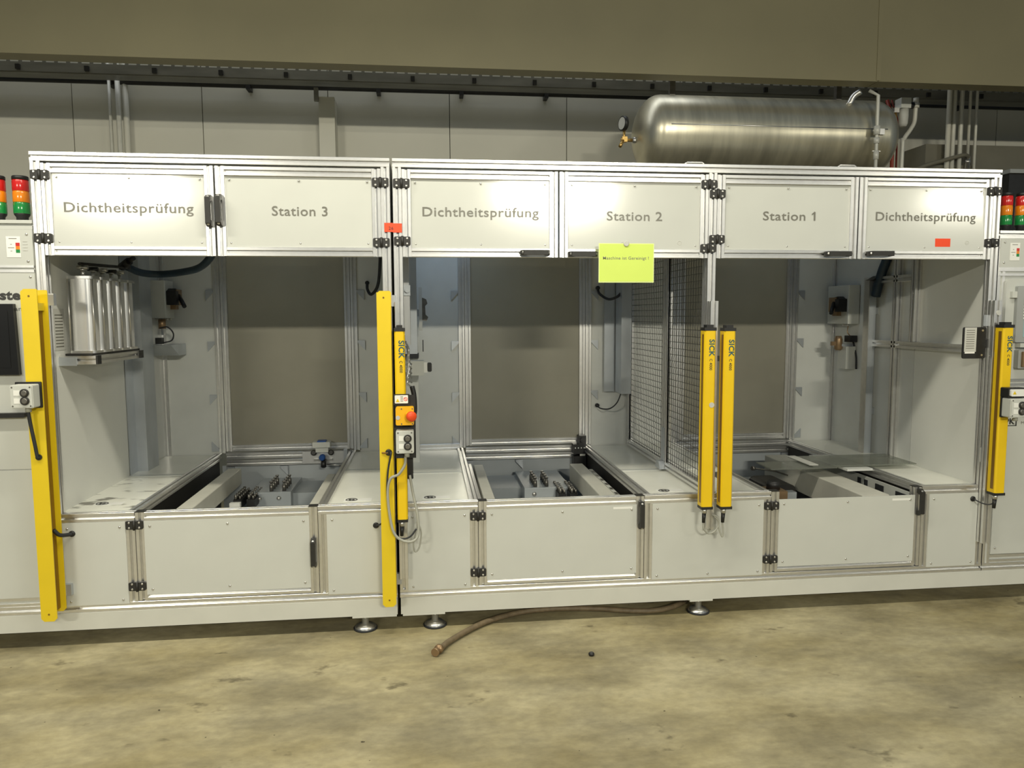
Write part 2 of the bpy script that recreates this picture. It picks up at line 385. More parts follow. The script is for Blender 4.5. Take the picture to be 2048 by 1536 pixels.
def pipe(name, pts, r, m, label, group=None, clips=()):
    return solid(name, MB().tube(pts, r, 10), m, label, 'pipe', group)
pipe('riser_pipe', [(-2.385, 2.9, 1.0), (-2.385, 2.9, 3.5)], 0.012, 'pipe_paint', 'thin pale riser pipe, leftmost on the back wall', 'riser pipes on the wall')
pipe('riser_pipe', [(-2.325, 2.9, 1.0), (-2.325, 2.9, 3.5)], 0.018, 'pipe_paint', 'thicker pale riser pipe second from the left on the wall', 'riser pipes on the wall')
pipe('flat_conduit', [(-2.285, 2.94, 1.0), (-2.285, 2.94, 3.5)], 0.022, 'wall_paint', 'grey conduit in the shade right beside the two left riser pipes', 'riser pipes on the wall')
for i, (x, r, mm, lab) in enumerate([(4.30, 0.020, 'wall_paint', 'dull grey riser pipe, first of the five at right'), (4.345, 0.018, 'pipe_paint', 'white riser pipe, second of the five at right'),
                       (4.41, 0.018, 'pipe_paint', 'white riser pipe, middle one of the five at right'), (4.484, 0.012, 'pipe_paint', 'thin white riser pipe ending in a fitting, fourth at right'),
                       (4.545, 0.012, 'pipe_paint', 'thin white riser pipe, last of the five at right')]):
    z0 = 2.70 if i == 3 else 2.0
    pipe('riser_pipe', [(x, 2.6, z0), (x, 2.6, 3.18), (x, 2.6, 3.6)], r, mm, lab, 'riser pipes at the right')
bh = thing('bent_hose', 'dark bent hose with steel coupling among the right riser pipes', 'hose', (4.3, 2.5, 2.5))
part('hose', MB().tube(curve_pts([(3.85, 2.56, 2.50), (4.05, 2.55, 2.60), (4.25, 2.55, 2.66), (4.40, 2.55, 2.70), (4.47, 2.58, 2.70), (4.484, 2.6, 2.68)]), 0.016, 8), 'trunk_paint', bh)
part('coupling', MB().lathe([(0.022, 0), (0.022, 0.03), (0.026, 0.032), (0.026, 0.05), (0.02, 0.052), (0.02, 0.13)], (4.484, 2.6, 2.70), (0, 0, -1), 12), 'steel', bh)

# air receiver -------------------------------------------------------
TY, TZ, TR = 2.12, 2.70, 0.275
tank = thing('air_tank', 'large lying grey steel air tank behind and above the right cabinet', 'tank', (2.5, TY, 2.4))
prof = []
for i in range(9):
    t = math.radians(90*i/8); prof.append((TR*math.sin(t), 0.17*(1-math.cos(t))))
L0, L1 = 1.50, 3.47
prof2 = prof + [(r, (L1-L0) - h) for r, h in reversed(prof)]
part('shell', MB().lathe(prof2, (L0, TY, TZ), (1, 0, 0), 48), 'tank_metal', tank)
part('weld_seam', MB().tube([(1.69, TY-TR*0.998, TZ+0.012), (3.28, TY-TR*0.998, TZ+0.012)], 0.004, 6), 'steel', tank)
for x in (1.78, 3.05):
    part('hanger', MB().box(x-0.02, x+0.02, TY-0.02, TY+0.02, TZ+TR-0.01, 3.19), 'dark_steel', tank)
    part('wall_bracket', MB().box(x-0.03, x+0.03, TY, 3.0, TZ-TR-0.05, TZ-TR+0.005), 'dark_steel', tank)
part('nozzle', MB().lathe([(0.022, 0), (0.022, 0.05)], (1.535, TY-0.02, 2.655), (-1, 0, 0), 14), 'steel', tank)
vb = part('gauge_valve', MB().cyl((1.49, TY-0.02, 2.655), (1.40, TY-0.02, 2.655), 0.012, 10).cyl((1.425, TY-0.02, 2.655), (1.425, TY-0.02, 2.72), 0.010, 10).box(1.408, 1.445, TY-0.04, TY, 2.640, 2.676).cyl((1.415, TY-0.03, 2.65), (1.385, TY-0.06, 2.60), 0.012, 8), 'brass', tank)
gd = Vector((-0.95, -0.31, 0)).normalized()
gg = part('pressure_gauge', MB().lathe([(0.045, 0), (0.052, 0.004), (0.052, 0.03), (0.047, 0.034), (0.044, 0.031)], Vector((1.437, TY-0.01, 2.772)), gd, 22), 'black', tank)
part('gauge_face', MB().lathe([(0.043, 0), (0.043, 0.0015)], Vector((1.437, TY-0.01, 2.772)) + gd*0.0312, gd, 20), 'paper_grey', gg)
part('elbow_fitting', MB().tube(curve_pts([(3.04, TY-0.17, 2.90), (3.07, TY-0.18, 2.96), (3.11, TY-0.2, 2.99)], 4), 0.022, 10), 'steel', tank)
wp = thing('supply_pipe', 'pale pipe with fittings running down the front of the tank end', 'pipe', (3.17, 1.78, 2.07))
part('pipe', MB().tube([(3.17, 1.80, 2.0), (3.17, 1.80, 2.93), (3.12, 1.83, 2.97)], 0.012, 10), 'pipe_paint', wp)
part('fitting', MB().cyl((3.17, 1.80, 2.66), (3.17, 1.80, 2.72), 0.022, 10).cyl((3.17, 1.80, 2.60), (3.17, 1.80, 2.64), 0.019, 10).cyl((3.17, 1.80, 2.49), (3.17, 1.80, 2.55), 0.019, 10), 'pipe_paint', wp)
part('valve', MB().box(3.185, 3.22, 1.785, 1.815, 2.66, 2.70).box(3.14, 3.20, 1.795, 1.803, 2.545, 2.55), 'steel', wp)
for x, lab in ((3.618, 'thicker rust-red hose hanging right of the tank'), (3.655, 'thin rust-red hose hanging right beside the thicker one')):
    pipe('red_hose', [(x+0.01, 2.3, 0.0), (x, 2.3, 2.6), (x-0.003, 2.3, 2.9), (x-0.06, 2.3, 3.05)], 0.014 if x < 3.63 else 0.007, 'pipe_red', lab, 'red hoses')
af = thing('air_filter', 'grey air filter bowl with black knob between tank and bent white pipe', 'air filter', (3.63, 2.2, 2.84))
part('head', MB().box(3.585, 3.665, 2.16, 2.24, 2.955, 3.03), 'box_grey', af)
part('bowl', MB().lathe([(0.034, 0), (0.036, -0.05), (0.032, -0.11), (0.022, -0.13)], (3.632, 2.2, 2.955), (0, 0, 1), 16), 'paper_grey', af)
part('knob', MB().cyl((3.665, 2.2, 2.985), (3.705, 2.2, 2.985), 0.026, 12), 'black', af)
vc = thing('drain_valve', 'small chrome and brass valve chain hanging at the tank end', 'valve', (3.56, 2.2, 2.7))
part('body', MB().box(3.545, 3.585, 2.18, 2.22, 2.925, 2.96), 'steel', vc)
part('arm', MB().cyl((3.42, 2.12, 2.80), (3.56, 2.2, 2.94), 0.008, 8), 'steel', vc)
part('stem', MB().cyl((3.565, 2.2, 2.86), (3.565, 2.2, 2.925), 0.012, 8), 'brass', vc)
part('tube', MB().cyl((3.563, 2.2, 2.72), (3.565, 2.2, 2.86), 0.008, 8), 'steel', vc)
bw_ = thing('white_bent_pipe', 'white pipe with a double bend right of the air filter', 'pipe', (3.65, 2.2, 2.07))
part('pipe', MB().tube(curve_pts([(3.633, 2.2, 0.0), (3.633, 2.2, 1.5), (3.633, 2.2, 2.62), (3.645, 2.2, 2.73), (3.69, 2.2, 2.80), (3.722, 2.2, 2.86), (3.728, 2.2, 2.94), (3.729, 2.2, 3.0)], 5), 0.016, 10), 'pipe_paint', bw_)
part('fitting', MB().cyl((3.729, 2.2, 2.965), (3.729, 2.2, 3.00), 0.026, 12).cyl((3.729, 2.2, 3.0), (3.729, 2.2, 3.04), 0.02, 12), 'pipe_paint', bw_)

# ------------------------------------------------------------------ bases with levelling feet
FOOT_D = shared('foot', MB().lathe([(0.050, 0), (0.050, 0.008), (0.036, 0.020), (0.016, 0.026), (0.016, 0.05), (0.0001, 0.05)], (0,0,0), (0,0,1), 22), 'steel')
FOOT_R = shared('rubber_ring', MB().lathe([(0.053, 0), (0.053, 0.006), (0.049, 0.009)], (0,0,0), (0,0,1), 22), 'rubber')
FOOT_S = shared('stud', MB().cyl((0,0,0.045), (0,0,0.075), 0.009, 10), 'steel')
def base(name, label, x0, x1, feet):
    t = thing(name, label, 'plinth', ((x0+x1)/2, 0.7, 0.0))
    part('front_beam', MB().box(x0, x1, -0.004, 0.076, 0.075, 0.149), 'base_paint', t)
    part('rear_beam', MB().box(x0, x1, 1.30, 1.38, 0.075, 0.149), 'base_paint', t)
    for x in (x0, x1-0.08): part('cross_beam', MB().box(x, x+0.08, 0.076, 1.30, 0.075, 0.149), 'base_paint', t)
    for x, a, b in feet:
        part('foot_plate', MB().rbox('x', -0.004, 0.09, 0.065, 0.075, a, b, 0.002, 2), 'base_paint', t)
        for y in (0.04, 1.34):
            f = put('foot', FOOT_D, t, Matrix.Translation((x, y, 0.0)))
            put('rubber_ring', FOOT_R, f, Matrix.Translation((x, y, 0.0))); put('stud', FOOT_S, f, Matrix.Translation((x, y, 0.0)))
    return t
base('steel_plinth', 'white steel base beam under the Station 3 cabinet, left of the black gap', -3.6, -0.151, [(-0.297, -0.35, -0.155), (-2.4, -2.5, -2.3)])
base('steel_plinth', 'long white steel base beam under the Station 2 and 1 cabinet', -0.136, 4.6, [(0.015, -0.128, 0.06), (1.256, 1.20, 1.31), (3.6, 3.55, 3.65)])

# ------------------------------------------------------------------ test cabinets
ZT, ZB, ZD0, ZD1, ZR = 2.068, 0.149, 1.655, 2.0225, 0.578
ZL = ZB + P            # top of the bottom beam
D = 1.36
def upper_door(parent, x0, x1, text, hinge, handle, screwz=True, cap=0.041, tw=None, tx=None, tz=None):
    y0 = 0.0
    d = part('upper_door', MB().slot('z', x0, x0+P, y0, y0+P, ZD0, ZD1).slot('z', x1-P, x1, y0, y0+P, ZD0, ZD1)
             .slot('x', y0, y0+P, ZD1-P, ZD1, x0+P, x1-P).slot('x', y0, y0+P, ZD0, ZD0+P, x0+P, x1-P), 'aluminium', parent)
    # tilt added to place the lamp highlights: sheet sits deeper at its top edge
    part('door_panel', MB().prism([(0.004, ZD0+P), (0.0095, ZD1-P), (0.014, ZD1-P), (0.014, ZD0+P)], 'x', x0+P, x1-P), 'panel', d)
    xs = (x0+P+0.018, (x0+x1)/2, x1-P-0.018)
    screws(d, [(x, z) for x in xs for z in (ZD0+P+0.016, ZD1-P-0.016)], 0.006, 0.0045)
    for x, z in hinge: add_hinge(d, x, z)
    x, z, v = handle; add_handle(d, x, z, v)
    if text: lettering(text, tx, 0.0052, tz, tw, cap, d, 'letter', 0.006)
    return d
def lower_door(parent, x0, x1, hinges, handle, top=True, sticker=None):
    y0 = 0.0; z0 = ZL + 0.003
    f = MB().slot('z', x0, x0+P, y0, y0+P, z0, ZR-0.002).slot('z', x1-P, x1, y0, y0+P, z0, ZR-0.002).slot('x', y0, y0+P, z0, z0+P, x0+P, x1-P)
    if top: f.slot('x', y0, y0+P, ZR-P-0.002, ZR-0.002, x0+P, x1-P)
    d = part('lower_door', f, 'aluminium', parent)
    ptop = ZR-P-0.002 if top else 0.539
    part('door_panel', MB().box(x0+P-0.002, x1-P+0.002, -0.003, 0.003, z0+P-0.012, ptop), 'panel', d)
    xs = (x0+P+0.022, (x0+x1)/2, x1-P-0.022)
    screws(d, [(x, z) for x in xs for z in (z0+P+0.012, ptop-0.022)], -0.003)
    part('end_cap', MB().box(x0, x0+P, y0, y0+P, ZR-0.002, ZR+0.001).box(x1-P, x1, y0, y0+P, ZR-0.002, ZR+0.001), 'charcoal', d)
    for x, z in hinges: add_hinge(d, x, z)
    add_handle(d, handle[0], handle[1], True)
    if sticker: part('sticker', MB().box(sticker[0], sticker[1], -0.0036, -0.003, sticker[2], sticker[3]), 'paper', d)
    return d
def fixed_front(parent, x0, x1, pl, pr, grommet=None):
    # fixed lower field: optional post at left/right edge, top rail, sheet
    if pl: part('lower_post', MB().slot('z', x0, x0+P, 0, P, ZL, ZR-P), 'aluminium', parent)
    if pr: part('lower_post', MB().slot('z', x1-P, x1, 0, P, ZL, ZR-P), 'aluminium', parent)
    part('front_rail', MB().slot('x', 0, P, ZR-P, ZR, x0, x1), 'aluminium', parent)
    a = x0+P if pl else x0; b = x1-P if pr else x1
    s = part('front_panel', MB().box(a-0.001, b+0.001, -0.003, 0.003, ZL-0.006, ZR-P), 'panel', parent)
    xs = [a+0.022, b-0.022] + ([(a+b)/2] if b-a > 0.4 else [])
    screws(s, [(x, z) for x in xs for z in (ZL+0.012, ZR-P-0.024)], -0.003)
    if grommet: part('grommet', MB().lathe([(0.013, 0), (0.013, 0.004), (0.009, 0.007)], (grommet[0], -0.003, grommet[1]), (0, -1, 0), 14), 'black', s)
def back_window(parent, x0, x1):
    # framed smoked window between two back posts; x0, x1: seams
    for a in (x0-P-0.001, x1+0.001): part('back_post', MB().slot('z', a, a+P, D, D+P, ZR, ZT-P), 'aluminium', parent)
    z0, z1 = 0.588, ZT-P-0.004
    w = part('back_window', MB().slot('z', x0+0.001, x0+P, D, D+P, z0, z1).slot('z', x1-P, x1-0.001, D, D+P, z0, z1)
             .slot('x', D, D+P, z0, z0+P, x0+P, x1-P).slot('x', D, D+P, z1-P, z1, x0+P, x1-P), 'aluminium', parent)
    part('pane', MB().box(x0+P-0.004, x1-P+0.004, D+0.014, D+0.018, z0+P-0.004, z1-P+0.004), 'smoked_pane', w)
    part('back_rail', MB().slot('x', D, D+P, ZR-P, ZR, x0, x1), 'aluminium', parent)
    part('back_rail', MB().slot('x', D, D+P, ZR-2*P-0.006, ZR-P-0.006, x0, x1), 'aluminium', parent)
    part('pit_back', MB().box(x0-0.03, x1+0.03, D+0.02, D+0.026, 0.15, ZR-2*P-0.006), 'pit_paint', parent)
    for x, fl in ((x0+0.0, False), (x1, True)): gusset(parent, x, D+P/2, ZR-2*P-0.04, fl)
    gusset(parent, (x0+x1)/2-0.02, D+P/2, ZR-2*P-0.04, True)
def deck(parent, x0, x1, split, label=None, m='deck_clean'):
    a = part('deck_plate', MB().box(x0, x1, 0.038, split-0.002, ZR-0.016, ZR-0.012), m, parent)
    part('deck_plate', MB().box(x0, x1, split+0.002, D, ZR-0.014, ZR-0.010), 'deck_clean', parent)
    part('deck_joint', MB().box(x0, x1, split-0.03, split+0.002, ZR-0.0125, ZR-0.009), 'panel_grey', parent)
    if label:
        lx, ly = label
        l = part('hand_warning_label', MB().box(lx, lx+0.125, ly, ly+0.052, ZR-0.0119, ZR-0.0113), 'paper', a)
        k = 24
        ring = [(lx+0.034+0.025*math.cos(2*math.pi*i/k), ly+0.026+0.020*math.sin(2*math.pi*i/k), ZR-0.0106) for i in range(k+1)]
        part('warning_icon', MB().tube(ring, 0.0022, 5).tube([(lx+0.018, ly+0.040, ZR-0.0106), (lx+0.050, ly+0.012, ZR-0.0106)], 0.0024, 5)
             .rbox('z', lx+0.022, lx+0.032, ly+0.016, ly+0.034, ZR-0.0112, ZR-0.0102, 0.004).rbox('z', lx+0.036, lx+0.047, ly+0.018, ly+0.036, ZR-0.0112, ZR-0.0102, 0.004), 'letter_dark', a)
def deck_rail(parent, x0):
    part('deck_rail', MB().slot('y', x0, x0+P, ZR-P, ZR, P, D), 'aluminium', parent)
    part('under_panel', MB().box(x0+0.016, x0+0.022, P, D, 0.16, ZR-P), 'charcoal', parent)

# ---- left cabinet (station 3)
cabL = thing('leak_test_cabinet', 'left aluminium-framed leak test cabinet marked Station 3', 'test cabinet', (-0.865, 0.7, ZB))
X0, X1 = -1.579, -0.150
part('bottom_beam', MB().slot('x', 0, P, ZB, ZL, X0, X1), 'aluminium', cabL)
part('top_beam', MB().slot('x', 0, P, ZT-P, ZT, X0, X1), 'aluminium', cabL)
part('top_beam', MB().slot('x', D, D+P, ZT-P, ZT, X0, X1), 'aluminium', cabL)
for x in (X0, X1-P):
    part('post', MB().slot('z', x, x+P, 0, P, ZL, ZT-P), 'aluminium', cabL)
    part('post', MB().slot('z', x, x+P, D, D+P, ZL, ZT-P), 'aluminium', cabL)
    part('top_rail', MB().slot('y', x, x+P, ZT-P, ZT, P, D), 'aluminium', cabL)
part('roof_panel', MB().box(X0+P, X1-P, P, D, ZT-0.016, ZT-0.012), 'panel_grey', cabL)
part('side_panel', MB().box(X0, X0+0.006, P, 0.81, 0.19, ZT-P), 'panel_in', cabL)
part('side_panel', MB().box(X0-0.004, X0+0.002, 0.81, D, 0.19, ZT-P), 'panel_grey', cabL)
part('side_panel', MB().box(X1-0.006, X1, P, D, 0.19, ZT-P), 'panel_grey', cabL)
sl_, sr_ = -1.224, -0.463
part('back_panel', MB().box(X0+P, sl_-P, D+0.012, D+0.018, 0.56, ZT-P), 'panel_grey', cabL)
part('back_panel', MB().box(sr_+P, X1-P, D+0.012, D+0.018, 0.56, ZT-P), 'panel_grey', cabL)
back_window(cabL, sl_, sr_)
fixed_front(cabL, X0+P, -1.249, False, True, (-1.50, 0.495))
fixed_front(cabL, -0.487, X1-P, True, False, (-0.238, 0.485))
lower_door(cabL, -1.247, -0.489, [(-1.249, 0.523), (-1.249, 0.255)], (-0.508, 0.374))
upper_door(cabL, -1.540, -0.870, 'Dichtheitsprüfung', [(-1.541, 1.975), (-1.541, 1.723)], (-0.889, 1.838, True), tw=0.505, tx=-1.460, tz=1.830)
upper_door(cabL, -0.864, -0.189, 'Station 3', [(-0.189, 1.965), (-0.189, 1.714)], (-0.848, 1.842, True), tw=0.228, tx=-0.640, tz=1.824)
deck_rail(cabL, -1.287); deck_rail(cabL, -0.488)
deck(cabL, X0+0.006, -1.287, 0.82, (-1.500, 0.19), 'deck'); deck(cabL, -0.450, X1-0.006, 0.82, (-0.39, 0.115))
for z in (1.53, 1.225, 0.905):
    gusset(cabL, sl_-P-0.045, D+P/2, z, False); gusset(cabL, sr_+P+0.045, D+P/2, z, True)
for x, fl in ((sl_-P-0.045, False), (sr_+P+0.045, True)): gusset(cabL, x, D+P/2, 0.62, fl, True)

# ---- right cabinet (stations 2 and 1)
cabR = thing('leak_test_cabinet', 'right aluminium-framed leak test cabinet marked Station 2 and Station 1', 'test cabinet', (1.26, 0.7, ZB))
X0, X1 = -0.139, 2.670
part('bottom_beam', MB().slot('x', 0, P, ZB, ZL, X0, X1), 'aluminium', cabR)
part('top_beam', MB().slot('x', 0, P, ZT-P, ZT, X0, X1), 'aluminium', cabR)
part('top_beam', MB().slot('x', D, D+P, ZT-P, ZT, X0, X1), 'aluminium', cabR)
for x in (X0, X1-P):
    part('post', MB().slot('z', x, x+P, 0, P, ZL, ZT-P), 'aluminium', cabR)
    part('post', MB().slot('z', x, x+P, D, D+P, ZL, ZT-P), 'aluminium', cabR)
    part('top_rail', MB().slot('y', x, x+P, ZT-P, ZT, P, D), 'aluminium', cabR)
part('post', MB().slot('z', 1.255, 1.255+P, 0, P, ZR, ZT-P), 'aluminium', cabR)
part('roof_panel', MB().box(X0+P, X1-P, P, D, ZT-0.016, ZT-0.012), 'panel_grey', cabR)
part('side_panel', MB().box(X0, X0+0.006, P, D, 0.19, ZT-P), 'panel_grey', cabR)
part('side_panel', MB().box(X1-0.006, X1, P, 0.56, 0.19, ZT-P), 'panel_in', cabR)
part('side_panel', MB().box(X1-0.006, X1, 0.565, D, 0.19, ZT-P), 'panel_grey', cabR)
for (a, b) in ((0.229, 0.989), (1.600, 2.359)): back_window(cabR, a, b)
for (a, b) in ((X0+P, 0.229-P), (0.989+P, 1.600-P), (2.359+P, X1-P)):
    part('back_panel', MB().box(a, b, D+0.012, D+0.018, 0.56, ZT-P), 'panel_grey', cabR)
fixed_front(cabR, X0+P, 0.212, False, True)
fixed_front(cabR, 0.978, 1.586, True, True)
fixed_front(cabR, 2.344, X1-P, True, False, (2.605, 0.511))
lower_door(cabR, 0.214, 0.976, [(0.212, 0.510), (0.212, 0.252)], (0.959, 0.490), True, (0.83, 0.92, 0.520, 0.530))
lower_door(cabR, 1.588, 2.342, [(1.587, 0.511), (1.587, 0.254)], (2.325, 0.506), False, (2.19, 2.285, 0.515, 0.525))
upper_door(cabR, -0.100, 0.573, 'Dichtheitsprüfung', [(-0.101, 1.963), (-0.101, 1.721)], (0.471, 1.674, False), tw=0.503, tx=-0.014, tz=1.828)
upper_door(cabR, 0.580, 1.254, 'Station 2', [(1.254, 1.979), (1.254, 1.698)], (0.682, 1.669, False), tw=0.251, tx=0.792, tz=1.818)
upper_door(cabR, 1.294, 1.963, 'Station 1', [(1.294, 1.938), (1.294, 1.738)], (1.868, 1.676, False), tw=0.249, tx=1.512, tz=1.826)
st1d = [o for o in bpy.data.objects if o.name.startswith('upper_door')][-1]
part('digit_flag', MB().prism([(1.7575, 1.867), (1.7575, 1.8595), (1.744, 1.850), (1.744, 1.8565)], 'y', 0.0050, 0.0054), 'letter', st1d)
d6 = upper_door(cabR, 1.968, 2.631, 'Dichtheitsprüfung', [(2.632, 1.968), (2.632, 1.731)], (2.074, 1.678, False), tw=0.497, tx=2.054, tz=1.830)
for x in (0.174, 0.977, 1.548, 2.343): deck_rail(cabR, x)
deck(cabR, X0+0.006, 0.174, 0.70, (-0.034, 0.115)); deck(cabR, 1.015, 1.548, 0.62, (1.075, 0.10)); deck(cabR, 2.381, X1-0.006, 0.80, None)
for z in (1.525, 1.215, 0.895):
    gusset(cabR, 0.229-P-0.045, D+P/2, z, False); gusset(cabR, 2.359+P+0.045, D+P/2, z, True); gusset(cabR, 0.989+P+0.045, D+P/2, z, True)
gusset(cabR, 0.229-P-0.045, D+P/2, 0.62, False, True); gusset(cabR, 2.359+P+0.045, D+P/2, 0.62, True, True)
part('deck_strip', MB().slot('x', D-0.02, D, ZR-0.01, ZR+0.028, X0+P, 0.19), 'aluminium', cabR)
# framing on the right side wall
for y, z0, z1 in ((0.70, 0.58, ZT-P), (0.545, 1.25, ZT-P)):
    part('wall_profile', MB().slot('z', X1-P-0.006, X1-0.006, y-P/2, y+P/2, z0, z1), 'aluminium', cabR)
for z, a, b in ((1.23, 0.04, 1.0), (1.60, 0.56, 1.0)):
    part('wall_profile', MB().slot('y', X1-P-0.006, X1-0.006, z-P/2, z+P/2, a, b), 'aluminium', cabR)
part('joint_plate', MB().box(2.612, 2.672, -0.004, 0.0, 1.343, 1.395), 'galvanised', cabR)
part('joint_plate', MB().box(2.636, 2.672, -0.004, 0.0, 0.69, 0.76), 'galvanised', cabR)
for x in (1.24, 1.99):
    part('lifting_handle', MB().tube([(x-0.045, 0.15, ZT-0.012), (x-0.045, 0.15, ZT+0.030), (x-0.035, 0.15, ZT+0.036), (x+0.035, 0.15, ZT+0.036), (x+0.045, 0.15, ZT+0.030), (x+0.045, 0.15, ZT-0.012)], 0.005, 8), 'steel', cabR)

# maker plates on two door panels
def maker_plate(x, z, m, lab):
    t = thing('maker_plate', lab, 'sticker', (x, 0.005, z), 'maker plates')
    part('plate', MB().box(x, x+0.024, 0.0050, 0.0058, z, z+0.030), m, t)
    ring = [(x+0.012+0.009*math.cos(i*math.pi/8), 0.0048, z+0.017+0.009*math.sin(i*math.pi/8)) for i in range(17)]
    part('emblem', MB().tube(ring, 0.0012, 5).prism([(x+0.006, z+0.012), (x+0.018, z+0.012), (x+0.012, z+0.023)], 'y', 0.0044, 0.005), 'paper_grey', t)
    lettering('mf', x+0.027, 0.0049, z, 0.010, 0.005, t, 'letter_dark')
maker_plate(1.112, 1.704, 'letter_dark', 'small black maker plate in the lower corner of the Station 2 door')
maker_plate(2.500, 1.714, 'letter', 'small grey maker plate in the corner of the rightmost door')

# ---- wire mesh partition between stations 2 and 1
ms = thing('mesh_partition', 'wire mesh partition wall between stations 2 and 1', 'partition', (1.27, 0.7, ZR))
xm = 1.255
for y in (0.575,): part('post', MB().slot('z', xm, xm+P, y, y+P, ZR, ZT-P-0.02), 'aluminium', ms)
part('post', MB().slot('z', xm, xm+P, D-P-0.004, D-0.004, ZR, ZT-P-0.02), 'aluminium', ms)
for (a, b) in ((P+0.004, 0.574), (0.614, D-P-0.005)):
    fr = part('mesh_frame', MB().slot('y', xm, xm+P, ZR, ZR+P, a, b).slot('y', xm, xm+P, ZT-2*P-0.022, ZT-P-0.022, a, b).slot('z', xm, xm+0.02, a, a+0.022, ZR+P, ZT-2*P-0.022).slot('z', xm, xm+0.02, b-0.022, b, ZR+P, ZT-2*P-0.022), 'aluminium', ms)
    g = MB(); z = ZR+P+0.02
    while z < ZT-2*P-0.03:
        g.tube([(xm+0.012, a, z), (xm+0.012, b, z)], 0.0016, 5); z += 0.033
    y = a+0.03; k = 0
    while y < b-0.02:
        pts = []; z = ZR+P
        while z < ZT-2*P-0.03:
            pts.append((xm+0.0105 + (0.0012 if k % 2 else -0.0012), y+(0.0014 if k % 2 else -0.0014), z)); z += 0.0165; k += 1
        g.tube(pts, 0.0015, 4); y += 0.033
    part('wire_grid', g, 'wire', fr, kind='stuff')
gp = part('corner_plate', MB().box(xm-0.004, xm, 0.570, 0.618, 0.62, 0.80), 'galvanised', ms)
part('foot_bracket', MB().prism([(0.555, ZR), (0.64, ZR), (0.615, ZR+0.04), (0.575, ZR+0.04)], 'x', xm-0.03, xm-0.001), 'galvanised', ms)

# ------------------------------------------------------------------ inside the pits
def pit(parent, x0, x1):
    part('pit_floor', MB().box(x0, x1, 0.10, D, 0.19, 0.195), 'pit_paint', parent)
PIN = shared('pin', MB().lathe([(0.011, 0), (0.011, 0.034), (0.007, 0.036), (0.007, 0.048), (0.010, 0.05), (0.010, 0.056)], (0, 0, 0), (0, 0, 1), 12), 'dark_steel')
def fixture(label, x0, x1, y0, z1, pins, blacks):
    t = thing('test_fixture', label, 'fixture', ((x0+x1)/2, y0+0.15, 0.195), 'test fixtures in the pits')
    part('block', MB().rbox('x', y0, D-0.03, 0.195, z1, x0, x1, 0.004), 'pit_paint', t)
    b = MB()
    for x in (x0+0.055, x1-0.065): b.lathe([(0.013, 0), (0.013, 0.004), (0.008, 0.010), (0.003, 0.012)], (x, y0, z1-0.035), (0, -1, 0), 14)
    part('bolt_heads', b, 'steel', t)
    for x in pins:
        for i in range(4): put('pin', PIN, t, Matrix.Translation((x, y0+0.03+0.055*i, z1)))
    for x in blacks:
        k = part('valve_block', MB().box(x-0.022, x+0.022, y0-0.10, y0+0.14, z1-0.06, z1-0.015), 'black', t)
        m = MB()
        for i in range(6): m.cyl((x-0.010, y0-0.09+i*0.04, z1-0.015), (x-0.010, y0-0.09+i*0.04, z1+0.012), 0.008, 8).cyl((x+0.012, y0-0.09+i*0.04, z1-0.015), (x+0.012, y0-0.09+i*0.04, z1+0.005), 0.006, 8)
        part('plungers', m, 'dark_steel', k)
    return t
def beam(name, label, x0, x1, y0, y1, z0, z1, m='beam_paint'):
    return solid(name, MB().rbox('y', x0, x1, z0, z1, y0, y1, 0.005), m, label, 'beam', 'guide beams in the pits')
pit(cabL, -1.249, -0.488); pit(cabR, 0.212, 0.977); pit(cabR, 1.586, 2.343)
fx = fixture('grey test fixture block with pin rows in the left pit, below the clamp plate', -1.00, -0.775, 0.95, 0.425, (-0.885, -0.815), (-1.04, -0.97))
part('side_ledge', MB().box(-0.775, -0.50, 1.02, D-0.03, 0.195, 0.40), 'pit_paint', fx)
part('sensor_head', MB().box(-1.075, -1.02, 0.82, 0.85, 0.375, 0.40), 'paper', fx)
part('sensor_cable', MB().tube(curve_pts([(-1.045, 0.835, 0.375), (-1.043, 0.83, 0.33), (-1.05, 0.82, 0.28), (-1.04, 0.80, 0.20)]), 0.005, 6), 'rubber', fx)
fx2 = fixture('grey test fixture block with pin rows in the middle pit, left of the black bracket', 0.535, 0.80, 0.86, 0.425, (0.60, 0.665), (0.735, 0.80))
part('side_ledge', MB().box(0.25, 0.535, 0.98, D-0.03, 0.195, 0.40), 'pit_paint', fx2)
beam('guide_beam', 'beige guide beam at the left side of the Station 3 pit', -1.175, -1.100, 0.09, 1.20, 0.42, 0.515)
beam('guide_beam', 'beige guide beam at the right side of the Station 3 pit', -0.575, -0.530, 0.09, 1.00, 0.42, 0.508)
beam('guide_beam', 'beige guide beam at the left side of the Station 2 pit', 0.262, 0.318, 0.09, 1.15, 0.42, 0.508)
beam('guide_beam', 'narrow metal guide rail along the left edge of the Station 2 pit', 0.228, 0.250, 0.09, 1.15, 0.42, 0.515, 'aluminium')
gb = thing('guide_beam', 'beige guide beam with a dark tick strip in the Station 2 pit', 'beam', (0.88, 0.6, 0.42), 'guide beams in the pits')
part('body', MB().rbox('y', 0.845, 0.925, 0.40, 0.505, 0.09, 1.12, 0.005), 'beam_paint', gb)
part('strip', MB().box(0.926, 0.946, 0.09, 0.95, 0.500, 0.505), 'paper_grey', gb)
tm = MB()
for i in range(8): tm.box(0.928, 0.944, 0.12+i*0.105, 0.165+i*0.105, 0.505, 0.5058)
part('tick_marks', tm, 'dark_steel', gb)
beam('guide_beam', 'wide beige guide beam crossing the Station 1 pit', 2.075, 2.215, 0.06, 1.10, 0.40, 0.530)
